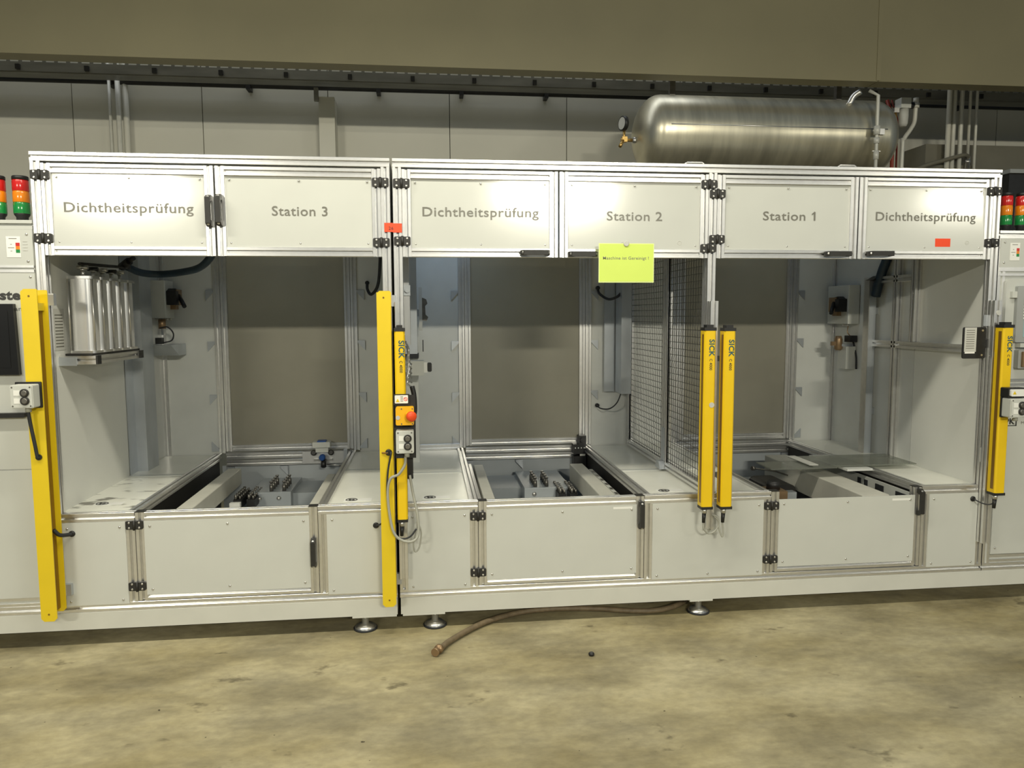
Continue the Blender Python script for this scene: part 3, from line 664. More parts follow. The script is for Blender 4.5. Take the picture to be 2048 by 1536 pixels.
# valve tubing in the shade beneath the deck rails
def manifold(label, x, y, z, n):
    t = thing('valve_manifold', label, 'valve', (x, y, z), 'valve manifolds')
    part('body', MB().box(x-0.03, x+0.03, y, y+0.05*n, z, z+0.06), 'black', t)
    for i in range(n):
        part('coil', MB().cyl((x, y+0.025+0.05*i, z+0.06), (x, y+0.025+0.05*i, z+0.10), 0.016, 10), 'rubber', t)
    part('rail', MB().box(x-0.04, x+0.04, y-0.02, y+0.05*n+0.02, 0.195, z), 'dark_steel', t)
manifold('black valve manifold in the shade left of the Station 3 pit', -1.205, 0.45, 0.34, 8)
manifold('black valve manifold in the shade right of the Station 2 pit', 0.968-0.02, 0.25, 0.30, 12)
# station 1 drive unit
dr = thing('drive_unit', 'dark motor and shaft assembly deep in the Station 1 pit', 'drive', (1.80, 0.5, 0.195))
part('motor', MB().box(1.72, 1.82, 0.30, 0.42, 0.34, 0.50), 'bronze', dr)
part('motor_cap', MB().cyl((1.77, 0.36, 0.50), (1.77, 0.36, 0.545), 0.035, 14), 'black', dr)
part('stand', MB().box(1.70, 1.95, 0.26, 0.50, 0.195, 0.34), 'dark_steel', dr)
part('shaft', MB().cyl((1.64, 0.20, 0.43), (2.05, 0.20, 0.43), 0.022, 12).cyl((1.74, 0.20, 0.43), (1.82, 0.20, 0.43), 0.034, 12), 'dark_steel', dr)
part('air_cylinder', MB().box(1.86, 2.0, 0.55, 0.95, 0.36, 0.43), 'pit_paint', dr)
part('lever', MB().tube([(1.78, 0.62, 0.555), (1.92, 0.64, 0.53), (2.0, 0.66, 0.50)], 0.005, 6).cyl((1.77, 0.615, 0.555), (1.785, 0.62, 0.555), 0.012, 10), 'dark_steel', dr)
part('crank_case', MB().rbox('y', 1.86, 2.02, 0.30, 0.46, 0.60, 0.85, 0.03), 'charcoal', dr)
vm = thing('terminal_strip', 'white panel with black cut-outs under the right rail of Station 1', 'panel', (2.31, 0.4, 0.4))
part('plate', MB().box(2.318, 2.324, 0.06, 1.0, 0.36, 0.537), 'panel', vm)
for a, b, z0 in ((0.06, 0.16, 0.42), (0.26, 0.33, 0.43), (0.40, 0.43, 0.43), (0.46, 0.49, 0.43)):
    part('cutout', MB().box(2.314, 2.318, a, b, z0, 0.52), 'rubber', vm)
# loose acrylic sheets lying over station 1
gl = solid('acrylic_sheet', MB().box(2.03, 2.62, 0.44, 0.72, 0.590, 0.596), 'acrylic', 'larger loose smoked acrylic sheet lying across Station 1', 'acrylic sheet', 'loose acrylic sheets')
gl2 = solid('acrylic_sheet', MB().box(1.79, 2.16, 0.43, 0.61, 0.584, 0.590), 'acrylic', 'smaller loose clear acrylic sheet jutting over the Station 1 pit', 'acrylic sheet', 'loose acrylic sheets')
gl3 = solid('metal_strip', MB().box(2.02, 2.07, 0.46, 0.72, 0.596, 0.600), 'paper_grey', 'narrow pale metal strip lying on the acrylic sheets', 'metal strip')
tray_ = solid('support_shelf', MB().box(2.20, 2.343, 0.40, 0.80, 0.572, 0.584), 'panel_grey', 'grey shelf plate under the acrylic sheets in Station 1', 'shelf')

# clamp fixture on the back rail of station 3
cf = thing('clamp_fixture', 'aluminium clamp plate with black knobs and a blue knob on the back rail', 'clamp', (-0.645, 1.33, 0.51))
part('plate', MB().rbox('y', -0.770, -0.522, 0.507, 0.580, 1.335, D, 0.003), 'polished', cf)
part('end_block', MB().box(-0.522, -0.500, 1.33, D, 0.505, 0.588), 'galvanised', cf)
part('slide_bar', MB().box(-0.70, -0.59, 1.32, 1.335, 0.525, 0.536), 'steel', cf)
part('carrier', MB().box(-0.685, -0.610, 1.30, 1.34, 0.580, 0.618).rbox('y', -0.700, -0.597, 0.612, 0.645, 1.28, 1.345, 0.004), 'box_grey', cf)
part('carrier_top', MB().box(-0.672, -0.622, 1.285, 1.34, 0.645, 0.652), 'blue_plastic', cf)
for x in (-0.700, -0.597): part('knob', MB().lathe([(0.017, 0), (0.017, 0.018), (0.012, 0.022)], (x, 1.335, 0.571), (0, -1, 0.25), 16), 'charcoal', cf)
part('knob', MB().lathe([(0.008, 0), (0.012, 0.02), (0.019, 0.035), (0.019, 0.055), (0.012, 0.068)], (-0.645, 1.335, 0.555), (0, -1, -0.1), 16), 'blue_plastic', cf, 'blue ball knob')
part('knob_stem', MB().cyl((-0.64, 1.31, 0.535), (-0.637, 1.28, 0.495), 0.016, 12), 'black', cf)
part('pull_rod', MB().cyl((-0.62, 1.30, 0.505), (-0.53, 1.28, 0.500), 0.004, 8), 'steel', cf)
# black switch clamp at station 2
sc_ = thing('switch_clamp', 'black bracket with a row of white dots at the Station 2 back rail', 'bracket', (0.945, 1.33, 0.5))
part('body', MB().box(0.905, 0.985, 1.30, D, 0.530, 0.590).box(0.940, 0.985, 1.30, D, 0.590, 0.645).box(0.905, 0.985, 1.30, D, 0.43, 0.515).cyl((0.957, 1.30, 0.62), (0.957, 1.28, 0.62), 0.014, 12), 'black', sc_)
dots = MB()
for i in range(4): dots.lathe([(0.004, 0), (0.004, 0.001)], (0.916+0.019*i, 1.30, 0.568), (0, -1, 0), 8)
part('dots', dots, 'paper', sc_)
part('window', MB().box(0.945, 0.978, 1.298, 1.30, 0.517, 0.529), 'paper_grey', sc_)

# ------------------------------------------------------------------ equipment inside station 3
sh = thing('cylinder_shelf', 'aluminium bracket rail carrying the five cylinders in Station 3', 'shelf', (-1.48, 0.4, 1.2))
for y in (0.135, 0.62): part('bracket_arm', MB().slot('x', y, y+P, 1.200, 1.238, -1.57, -1.425), 'aluminium', sh)
part('rail', MB().box(-1.545, -1.435, 0.13, 0.66, 1.238, 1.247), 'charcoal', sh)
part('rail', MB().slot('y', -1.463, -1.425, 1.200, 1.238, 0.175, 0.62), 'aluminium', sh)
for y in (0.135, 0.62): part('end_cap', MB().box(-1.425, -1.417, y, y+P, 1.200, 1.238), 'black', sh)
part('angle_plate', MB().box(-1.573, -1.50, 0.128, 0.134, 1.195, 1.232), 'galvanised', sh)
for i, lab in enumerate(('front', 'second', 'middle', 'fourth', 'rearmost')):
    yc = 0.20 + i*0.098; xc = -1.485
    t = thing('air_cylinder', lab + ' of the five upright polished aluminium cylinders in Station 3', 'cylinder', (xc, yc, 1.247), 'upright aluminium cylinders')
    part('barrel', MB().rbox('z', xc-0.047, xc+0.047, yc-0.040, yc+0.040, 1.258, 1.568, 0.026, 6), 'polished', t)
    part('end_plate', MB().rbox('z', xc-0.054, xc+0.054, yc-0.044, yc+0.044, 1.247, 1.258, 0.012), 'aluminium', t)
    part('end_plate', MB().rbox('z', xc-0.054, xc+0.054, yc-0.044, yc+0.044, 1.568, 1.580, 0.012), 'aluminium', t)
    part('tie_rod', MB().cyl((xc+0.050, yc-0.036, 1.258), (xc+0.050, yc-0.036, 1.568), 0.004, 8).cyl((xc-0.050, yc-0.036, 1.258), (xc-0.050, yc-0.036, 1.568), 0.004, 8), 'steel', t)
    part('fitting', MB().cyl((xc, yc, 1.58), (xc, yc, 1.605), 0.009, 10).cyl((xc, yc, 1.605), (xc, yc, 1.612), 0.013, 10), 'steel', t)
    part('elbow', MB().cyl((xc-0.022, yc, 1.618), (xc+0.022, yc, 1.618), 0.009, 10), 'black' if i % 2 else 'steel', t)
mf = thing('manifold_hose', 'dark hose and coupling behind the cylinders running to the right', 'hose', (-1.4, 0.7, 1.6))
part('hose', MB().tube(curve_pts([(-1.50, 0.72, 1.655), (-1.46, 0.80, 1.630), (-1.38, 0.85, 1.625), (-1.24, 0.76, 1.632), (-1.12, 0.62, 1.645), (-1.04, 0.52, 1.685), (-1.00, 0.48, 1.74)]), 0.018, 10), 'blue_hose', mf)
part('coupling', MB().cyl((-1.50, 0.66, 1.650), (-1.45, 0.62, 1.675), 0.020, 10).cyl((-1.45, 0.62, 1.675), (-1.42, 0.60, 1.690), 0.012, 10), 'charcoal', mf)
part('header', MB().cyl((-1.485, 0.17, 1.632), (-1.485, 0.72, 1.650), 0.007, 8), 'charcoal', mf)
cd = thing('cable_duct', 'tall grey galvanised cable duct on the left wall inside Station 3', 'cable duct', (-1.545, 1.0, 0.56))
part('duct', MB().box(-1.573, -1.520, 0.925, 1.09, 0.566, 1.99), 'galvanised', cd)
part('back_plate', MB().box(-1.574, -1.572, 0.82, 1.20, 0.566, 1.99), 'galvanised', cd)
def regulator(label, x0, x1, y0, y1, z0, z1, side):
    t = thing('regulator_box', label, 'control box', ((x0+x1)/2, (y0+y1)/2, z0))
    part('housing', MB().rbox('z', x0, x1, y0, y1, z0, z1, 0.005), 'box_grey', t)
    xf = x1 if side > 0 else x0                      # face that looks into the station
    def bx(mb, a, b, *r): return mb.box(min(xf+side*a, xf+side*b), max(xf+side*a, xf+side*b), *r)
    part('valve_body', bx(bx(MB(), 0, 0.045, y0+0.06, y0+0.15, z0+0.075, z0+0.165), 0, 0.03, y0+0.08, y0+0.13, z0+0.05, z0+0.075), 'bronze', t)
    part('valve_knob', bx(MB(), 0.002, 0.055, y0+0.015, y0+0.06, z0+0.075, z0+0.155).prism([(y0+0.03, z0+0.155), (y0+0.06, z0+0.17), (y0+0.10, z0+0.165), (y0+0.06, z0+0.15)], 'x', min(xf, xf+side*0.04), max(xf, xf+side*0.04)), 'black', t)
    part('lever', MB().tube([(xf+side*0.045, y0+0.09, z0+0.13), (xf+side*0.07, y0+0.06, z0+0.10), (xf+side*0.095, y0+0.03, z0+0.065)], 0.012, 8), 'black', t)
    g = MB()
    for i in range(5): g.cyl(((x0+x1)/2-0.02+0.01*i, y0+0.03+0.03*i, z0), ((x0+x1)/2-0.02+0.01*i, y0+0.03+0.03*i, z0-0.014), 0.006, 8)
    part('cable_glands', g, 'steel', t, kind='stuff')
    return t
rg = regulator('grey regulator box with black knob at the back left of Station 3', -1.570, -1.482, 1.20, 1.345, 1.396, 1.61, 1)
part('plug', MB().cyl((-1.515, 1.23, 1.39), (-1.515, 1.23, 1.335), 0.02, 12), 'bronze', rg)
part('cable', MB().tube(curve_pts([(-1.515, 1.19, 1.34), (-1.47, 1.18, 1.345), (-1.44, 1.18, 1.31), (-1.45, 1.18, 1.27), (-1.50, 1.18, 1.255)]), 0.004, 6), 'rubber', rg)
part('relay', MB().box(-1.53, -1.495, 1.15, 1.19, 1.25, 1.285), 'black', rg)
part('console', MB().prism([(1.10, 1.245), (1.36, 1.245), (1.36, 1.18), (1.24, 1.18)], 'x', -1.575, -1.43), 'galvanised', rg)
pl_ = thing('name_plate', 'pale plate with rows of print on the left wall of Station 3', 'plate', (-1.572, 0.15, 1.26))
part('plate', MB().box(-1.573, -1.571, 0.10, 0.195, 1.262, 1.440), 'paper_grey', pl_)
rw = MB()
for i in range(11): rw.box(-1.5712, -1.5706, 0.112, 0.18, 1.275+i*0.0135, 1.280+i*0.0135)
part('print_rows', rw, 'letter', pl_)
def hook_cable(label, pts, r=0.007, ball=None):
    t = thing('loose_cable', label, 'cable', pts[0], 'loose black cables')
    part('cable', MB().tube(curve_pts(pts), r, 8), 'rubber', t)
    if ball: part('plug', MB().lathe([(0.006, -0.012), (0.013, -0.008), (0.013, 0.008), (0.006, 0.012)], ball, (0, 1, 0), 12), 'black', t)
hook_cable('black cable hanging in a hook shape at the right of Station 3', [(-0.262, 1.15, 1.90), (-0.268, 1.15, 1.70), (-0.285, 1.18, 1.58), (-0.325, 1.22, 1.53), (-0.352, 1.28, 1.56), (-0.358, 1.34, 1.60)], 0.009, (-0.358, 1.345, 1.602))
hook_cable('upper black cable sagging beside the Station 2 back post', [(1.066, D, 1.572), (1.07, 1.32, 1.535), (1.107, 1.25, 1.50), (1.15, 1.22, 1.51), (1.178, 1.21, 1.535)], 0.008, (1.066, D-0.006, 1.572))
hook_cable('lower black cable sagging beside the Station 2 back post', [(1.067, D, 0.83), (1.08, 1.32, 0.815), (1.12, 1.25, 0.82), (1.16, 1.22, 0.86), (1.185, 1.21, 0.925)], 0.004, (1.067, D-0.006, 0.83))
gc = thing('cable_duct', 'grey sheet cable duct at the back right of Station 2', 'cable duct', (1.21, 1.25, 0.9))
part('duct', MB().box(1.172, 1.235, 1.17, 1.31, 0.92, 2.0), 'galvanised', gc)
part('flange', MB().box(1.105, 1.172, D-0.03, D-0.02, 0.92, 2.0), 'galvanised', gc)

# ------------------------------------------------------------------ equipment on the left wall of station 2
lb = thing('cable_duct', 'bright galvanised vertical duct at the left wall of Station 2', 'cable duct', (-0.08, 0.9, 1.18))
part('duct', MB().box(-0.127, -0.058, 0.95, 1.06, 1.190, 2.0), 'galvanised', lb)
part('black_foot', MB().box(-0.127, -0.052, 0.94, 1.07, 1.165, 1.19), 'rubber', lb)
part('lower_duct', MB().box(-0.127, -0.055, 0.98, 1.10, 0.568, 1.165), 'panel_grey', lb)
ac = thing('pneumatic_cylinder', 'slim aluminium pneumatic cylinder with hoses on the Station 2 left wall', 'cylinder', (-0.11, 0.4, 1.2))
part('barrel', MB().rbox('z', -0.125, -0.082, 0.40, 0.45, 1.262, 1.50, 0.004), 'polished', ac)
part('barrel', MB().rbox('z', -0.125, -0.085, 0.40, 0.45, 1.55, 1.98, 0.004), 'polished', ac)
part('clamp', MB().box(-0.128, -0.080, 0.39, 0.46, 1.50, 1.55).cyl((-0.094, 0.39, 1.525), (-0.094, 0.375, 1.525), 0.012, 12), 'galvanised', ac)
t_ = MB()
for i in range(6):
    z = 1.22 - i*0.022; t_.tube(curve_pts([(-0.105+0.004*i, 0.34, z+0.06), (-0.09, 0.30+0.01*i, z+0.02), (-0.10, 0.33, z-0.03), (-0.08, 0.36, z-0.05)], 5), 0.005, 6)
part('hoses', t_, 'steel', ac)
vv = thing('solenoid_valve', 'grey solenoid valve with black cap beside the emergency stop', 'valve', (-0.04, 0.8, 1.08))
part('body', MB().box(-0.090, -0.022, 0.78, 0.86, 1.082, 1.160), 'box_grey', vv)
part('cap', MB().rbox('y', -0.004, 0.020, 1.100, 1.148, 0.79, 0.84, 0.008), 'black', vv)
part('frame', MB().box(-0.022, -0.004, 0.785, 0.79, 1.096, 1.152), 'paper', vv)
part('mount', MB().box(-0.13, -0.088, 0.80, 0.84, 1.10, 1.14), 'galvanised', vv)
ts = thing('sensor_bracket', 'flat grey bracket strip with dark sensor on the Station 2 left wall', 'bracket', (-0.03, 1.2, 1.3))
part('strip', MB().box(-0.050, -0.030, 1.20, 1.23, 1.315, 1.570), 'paper_grey', ts)
part('arm', MB().box(-0.132, -0.05, 1.21, 1.22, 1.40, 1.44), 'galvanised', ts)
part('sensor', MB().prism([(-0.030, 1.51), (-0.005, 1.50), (0.002, 1.475), (-0.012, 1.46), (-0.010, 1.41), (0.006, 1.395), (-0.005, 1.37), (-0.030, 1.375)], 'y', 1.20, 1.23), 'dark_steel', ts)
part('rod', MB().cyl((-0.028, 1.2, 1.19), (-0.028, 1.2, 1.26), 0.003, 6), 'rubber', ts)
# cool fill lamps with housings, added under the roofs to tint the upper interiors
for xl, pw, lab in ((0.12, 1.1, 'middle bay, beside the galvanised duct'), (-0.86, 0.42, 'left cabinet, above the clamp plate'), (2.10, 0.42, 'right bay, above the acrylic sheets')):
    ml = thing('fill_lamp', 'added cool fill lamp under the roof of the ' + lab, 'fill lamp', (xl, 0.94, 2.0), 'added fill lamps')
    part('housing', MB().rbox('x', 0.90, 0.98, 2.005, 2.045, xl-0.2, xl+0.2, 0.006), 'aluminium', ml)
    lo = area('fill_light', (xl, 0.94, 1.998), (xl, 1.15, 1.4), 0.36, 0.05, pw, (0.52, 0.72, 1.0)); lo.parent = ml; lo.matrix_parent_inverse = W[ml.name].inverted()

# ------------------------------------------------------------------ equipment in station 1
r1 = regulator('grey regulator box with black valve at the back of Station 1', 2.586, 2.660, 1.095, 1.338, 1.341, 1.580, -1)
part('wires', MB().tube(curve_pts([(2.61, 1.13, 1.33), (2.60, 1.12, 1.29), (2.62, 1.12, 1.265), (2.64, 1.14, 1.25)]), 0.003, 5), 'bronze', r1)
tb = thing('terminal_box', 'white terminal box with a bronze valve low at the back of Station 1', 'control box', (2.63, 1.2, 1.05))
part('housing', MB().rbox('z', 2.595, 2.660, 1.117, 1.215, 1.060, 1.200, 0.004), 'panel', tb)
part('bronze_valve', MB().lathe([(0.016, 0), (0.024, 0.01), (0.024, 0.07), (0.018, 0.09)], (2.572, 1.17, 1.175), (0, 0, 1), 14).box(2.525, 2.555, 1.16, 1.18, 1.205, 1.23), 'bronze', tb)
part('connector', MB().box(2.605, 2.655, 1.10, 1.16, 1.228, 1.268), 'black', tb)
part('cable', MB().tube(curve_pts([(2.655, 1.15, 1.24), (2.675-0.02, 1.13, 1.20), (2.658, 1.11, 1.13), (2.655, 1.10, 1.06)]), 0.006, 6), 'rubber', tb)
part('mount', MB().box(2.56, 2.66, 1.15, 1.21, 1.20, 1.215), 'galvanised', tb)
pd = thing('cable_duct', 'tall grey sheet duct near the right wall of Station 1', 'cable duct', (2.63, 0.95, 0.56))
part('duct', MB().box(2.597, 2.642, 0.897, 0.945, 0.568, 1.605), 'galvanised', pd)
part('edge_strip', MB().box(2.593, 2.597, 0.893, 0.945, 0.568, 1.605), 'steel', pd)
part('wall_tab', MB().box(2.642, 2.664, 0.91, 0.93, 1.40, 1.44).box(2.642, 2.664, 0.91, 0.93, 0.80, 0.84), 'galvanised', pd)
bh2 = thing('blue_hose', 'thick dark blue hose dropping behind the Station 1 upper door', 'hose', (2.6, 0.85, 1.5))
part('hose', MB().tube(curve_pts([(2.625, 0.88, 1.505), (2.628, 0.86, 1.58), (2.632, 0.83, 1.66), (2.64, 0.80, 1.74), (2.64, 0.78, 1.9)]), 0.026, 12), 'blue_hose', bh2)
part('nozzle', MB().prism([(2.585, 1.60), (2.63, 1.625), (2.63, 1.595)], 'y', 0.85, 0.92), 'black', bh2)
bp = thing('sign_holder', 'black plastic holder with a printed card at the right of Station 1', 'card holder', (2.56, 0.0, 1.19))
part('plate', MB().rbox('y', 2.505, 2.622, 1.190, 1.338, -0.012, -0.006, 0.008), 'black', bp)
part('card', MB().box(2.512, 2.572, -0.0135, -0.012, 1.222, 1.336), 'paper_grey', bp)
cr_ = MB()
for i in range(9): cr_.box(2.520, 2.562, -0.0142, -0.0135, 1.238+i*0.0105, 1.2405+i*0.0105)
part('print_rows', cr_, 'letter', bp)
part('card_foot', MB().box(2.516, 2.566, -0.0137, -0.012, 1.214, 1.222), 'paper', bp)
part('screws', MB().lathe([(0.005,0),(0.005,0.002)], (2.603, -0.012, 1.322), (0,-1,0), 8).lathe([(0.005,0),(0.005,0.002)], (2.603, -0.012, 1.206), (0,-1,0), 8), 'steel', bp)
part('arm', MB().box(2.60, 2.64, -0.006, 0.0, 1.24, 1.28), 'black', bp)

# ------------------------------------------------------------------ neighbouring cabinets
nl = thing('control_cabinet', 'control cabinet cut off by the left picture edge, with black screen', 'control cabinet', (-2.1, 0.5, ZB))
NX0, NX1 = -2.60, -1.583
part('body', MB().box(NX0, NX1, 0.004, 1.2, ZB+P, 1.757), 'panel', nl)
part('bottom_beam', MB().slot('x', 0, P, ZB, ZL, NX0, NX1), 'aluminium', nl)
part('bottom_beam', MB().slot('x', 0, P, ZL, ZL+P, NX0, NX1), 'aluminium', nl)
part('top_beam', MB().slot('x', 0, 1.2, 1.757, 1.795, NX0, NX1), 'panel', nl)
up = part('upper_panel', MB().box(NX0, NX1-0.001, -0.002, 0.004, 1.613, 1.757), 'panel', nl)
screws(up, [(-1.605, 1.738), (-1.605, 1.630)], -0.002)
part('gap_beam', MB().box(NX0, NX1-0.001, -0.004, 0.002, 1.604, 1.613).box(NX0, NX1-0.001, -0.004, 0.002, 1.585, 1.597), 'aluminium', nl)
dp = part('door_panel', MB().box(NX0, NX1-0.001, -0.002, 0.004, 1.012, 1.585), 'panel', nl)
screws(dp, [(-1.600, 1.567)], -0.002)
lettering('ster', -1.722, -0.0026, 1.476, 0.108, 0.038, dp, 'letter_dark', 0.045)
lettering('an', -1.668, -0.0026, 1.430, 0.026, 0.018, dp, 'letter_dark', 0.0)
part('lower_panel', MB().box(NX0, NX1-0.001, -0.002, 0.004, 0.776, 1.004), 'panel', nl)
lp = part('lower_panel', MB().box(NX0, NX1-0.001, -0.002, 0.004, ZL+P, 0.772), 'panel', nl)
screws(lp, [(-1.622, 0.61), (-1.622, 0.255)], -0.002)
hb = part('pull_bar', MB().rbox('y', -2.3, -1.645, 0.995, 1.013, -0.03, -0.002, 0.004), 'black', nl)
v = MB()
for i in range(4):
    for a in (-1.735, -1.622): v.box(a, a+0.018, -0.003, 0.0, 1.672+i*0.012, 1.675+i*0.012)
part('vent_slots', v, 'paper_grey', nl)
sn = thing('touch_screen', 'black touch screen on the left control cabinet', 'screen', (-1.9, -0.02, 1.16))
part('frame', MB().prism([(-2.25, 1.17), (-1.657, 1.17), (-1.664, 1.458), (-2.25, 1.458)], 'y', -0.024, -0.002), 'screen_black', sn)
part('glass', MB().box(-2.22, -1.685, -0.0255, -0.024, 1.20, 1.43), 'screen_black', sn)
def legend(label, x, z, w, h, y=-0.0025):
    t = thing('lamp_legend', label, 'label', (x, y, z), 'printed lamp legends')
    part('paper', MB().box(x, x+w, y-0.0008, y, z, z+h), 'paper', t)
    for i, m in enumerate(('green_lens', 'orange_lens', 'red_lens')):
        part('colour_patch', MB().box(x+w*0.66, x+w*0.95, y-0.0014, y-0.0008, z+h*(0.22+0.16*i), z+h*(0.38+0.16*i)), m, t)
    r = MB().box(x+w*0.2, x+w*0.75, y-0.0013, y-0.0008, z+h*0.88, z+h*0.91)
    for i in range(3): r.box(x+w*(0.28 if i != 1 else 0.12), x+w*(0.40 if i != 1 else 0.55), y-0.0013, y-0.0008, z+h*(0.29+0.16*i), z+h*(0.315+0.16*i))
    part('print_rows', r, 'letter', t)
legend('white card with red, orange and green patches on the left cabinet', -1.684, 1.645, 0.054, 0.084)
def tower(label, x, y, z, r=0.031):
    t = thing('signal_tower', label, 'signal lamp', (x, y, z), 'signal towers')
    part('foot', MB().lathe([(r*0.72, 0), (r*0.72, 0.022), (r*0.95, 0.032), (r*0.95, 0.036)], (x, y, z), (0, 0, 1), 20), 'black', t)
    for i, m in enumerate(('green_lens', 'orange_lens', 'red_lens')):
        z0 = z+0.036+i*0.046
        part(('green', 'orange', 'red')[i] + '_lens', MB().lathe([(r*0.97, 0), (r, 0.002), (r, 0.040), (r*0.96, 0.042), (r*0.96, 0.046)], (x, y, z0), (0, 0, 1), 20), m, t)
    part('cap', MB().lathe([(r, 0), (r, 0.012), (r*0.9, 0.016)], (x, y, z+0.036+0.138), (0, 0, 1), 20), 'black', t)
tower('red, orange and green signal tower on the left control cabinet', -1.667, 0.10, 1.795)
tower('signal tower cut in half by the left picture edge', -1.758, 0.10, 1.795)
tower('red, orange and green signal tower right beside the right cabinet post', 2.783, 0.10, 1.790, 0.026)
tower('signal tower cut in half by the right picture edge', 2.860, 0.10, 1.790, 0.026)

nr = thing('control_cabinet', 'control cabinet cut off by the right picture edge, with grey display', 'control cabinet', (3.2, 0.5, ZB))
RX0, RX1 = 2.675, 3.6
part('body', MB().box(RX0, RX1, 0.004, 1.2, ZB+P, 1.752), 'panel', nr)
part('post', MB().slot('z', RX0, RX0+P, 0, P, ZL, 1.752), 'aluminium', nr)
part('bottom_beam', MB().slot('x', 0, P, ZB, ZL, RX0, RX1), 'aluminium', nr)
part('top_beam', MB().slot('x', 0, P, 1.752, 1.790, RX0, RX1), 'aluminium', nr)
part('top_plate', MB().box(RX0, RX1, P, 1.2, 1.752, 1.79), 'panel', nr)
u2 = part('upper_panel', MB().box(RX0+0.004, RX1, -0.002, 0.004, 1.618, 1.752), 'panel', nr)
screws(u2, [(2.700, 1.735), (2.700, 1.640)], -0.002)
part('gap_beam', MB().box(RX0+0.004, RX1, -0.003, 0.003, 1.600, 1.618).box(RX0+0.004, RX1, -0.003, 0.003, 1.578, 1.590), 'aluminium', nr)
part('display_panel', MB().rbox('y', RX0+P, RX1, 1.09, 1.565, -0.012, 0.003, 0.02), 'panel', nr)
part('gap_beam', MB().slot('x', -0.002, P, 1.055, 1.09, RX0+P, RX1), 'aluminium', nr)
l2 = part('lower_panel', MB().box(RX0+P, RX1, -0.004, 0.003, ZL+0.045, 1.055), 'panel', nr)
screws(l2, [(2.735, 0.262)], -0.004)
part('gap_beam', MB().slot('x', -0.001, P, ZL+0.004, ZL+0.042, RX0+P, RX1), 'aluminium', nr)
lettering('PK', 2.752, -0.0046, 0.872, 0.050, 0.028, l2, 'letter_dark', 0.04)
part('logo_frame', MB().box(2.748, 2.812, -0.0048, -0.004, 0.862, 0.866).box(2.806, 2.812, -0.0048, -0.004, 0.862, 0.935), 'letter_dark', l2)
lettering('P', 2.842, -0.0046, 0.905, 0.030, 0.042, l2, 'letter_dark', 0.06)
lettering('M', 2.836, -0.0046, 0.870, 0.016, 0.014, l2, 'letter', 0.0)
ds = thing('display_unit', 'grey display with teal screen on the right control cabinet', 'screen', (2.95, -0.02, 1.27))
part('frame', MB().rbox('y', 2.757, 3.2, 1.265, 1.530, -0.030, -0.012, 0.006), 'screen_frame', ds)
part('screen', MB().box(2.795, 3.15, -0.0315, -0.030, 1.29, 1.505), 'screen_teal', ds)
ky = MB()
for i in range(9): ky.box(2.790, 2.802, -0.033, -0.0315, 1.375+i*0.014, 1.382+i*0.014)
part('soft_keys', ky, 'paper', ds)
part('lock', MB().box(2.732, 2.757, -0.028, -0.012, 1.475, 1.505), 'box_grey', ds)
sk = thing('switch_module', 'beige switch module below the grey display at the right edge', 'switch', (2.80, -0.02, 1.15))
part('body', MB().rbox('y', 2.770, 2.86, 1.142, 1.230, -0.040, -0.012, 0.004), 'screen_frame', sk)
part('cover', MB().rbox('y', 2.785, 2.818, 1.150, 1.222, -0.050, -0.040, 0.004), 'bronze', sk)
part('shelf', MB().box(2.772, 3.0, -0.045, -0.012, 1.242, 1.262), 'panel', sk)
legend('white card with red, orange and green patches on the right cabinet', 2.728, 1.650, 0.050, 0.082)
hb2 = solid('pull_bar', MB().rbox('y', 2.735, 3.1, 1.028, 1.046, -0.035, -0.002, 0.005), 'black', 'black pull bar behind the right push-button box', 'handle')

# ------------------------------------------------------------------ cables on the wall side, seen dimly through the back windows
def bundle(label, x0, x1, z, n, fan):
    t = thing('cable_bundle', label, 'cable', ((x0+x1)/2, 1.7, z), 'cable bundles behind the windows')
    for i in range(n):
        k = i/(n-1) - 0.5
        part('strand', MB().tube(curve_pts([(x0, 1.62, z+0.10*k), (x0*0.6+x1*0.4, 1.64, z+0.09*k-0.012), (x1*0.85+x0*0.15, 1.62, z+fan*k), (x1, 1.60, z+fan*1.3*k+0.02)], 5), 0.006, 6), 'rubber' if i % 3 else 'paper', t)
    for x in (x0+0.03, x1-0.03): part('clip', MB().box(x-0.015, x+0.015, D+P, 1.64, z-0.06, z+0.06), 'black', t)
bundle('bundle of cables behind the middle smoked back window', 0.10, 1.15, 0.965, 9, 0.10)
bundle('fan of cables behind the right smoked back window', 1.65, 2.45, 1.0, 9, 0.17)

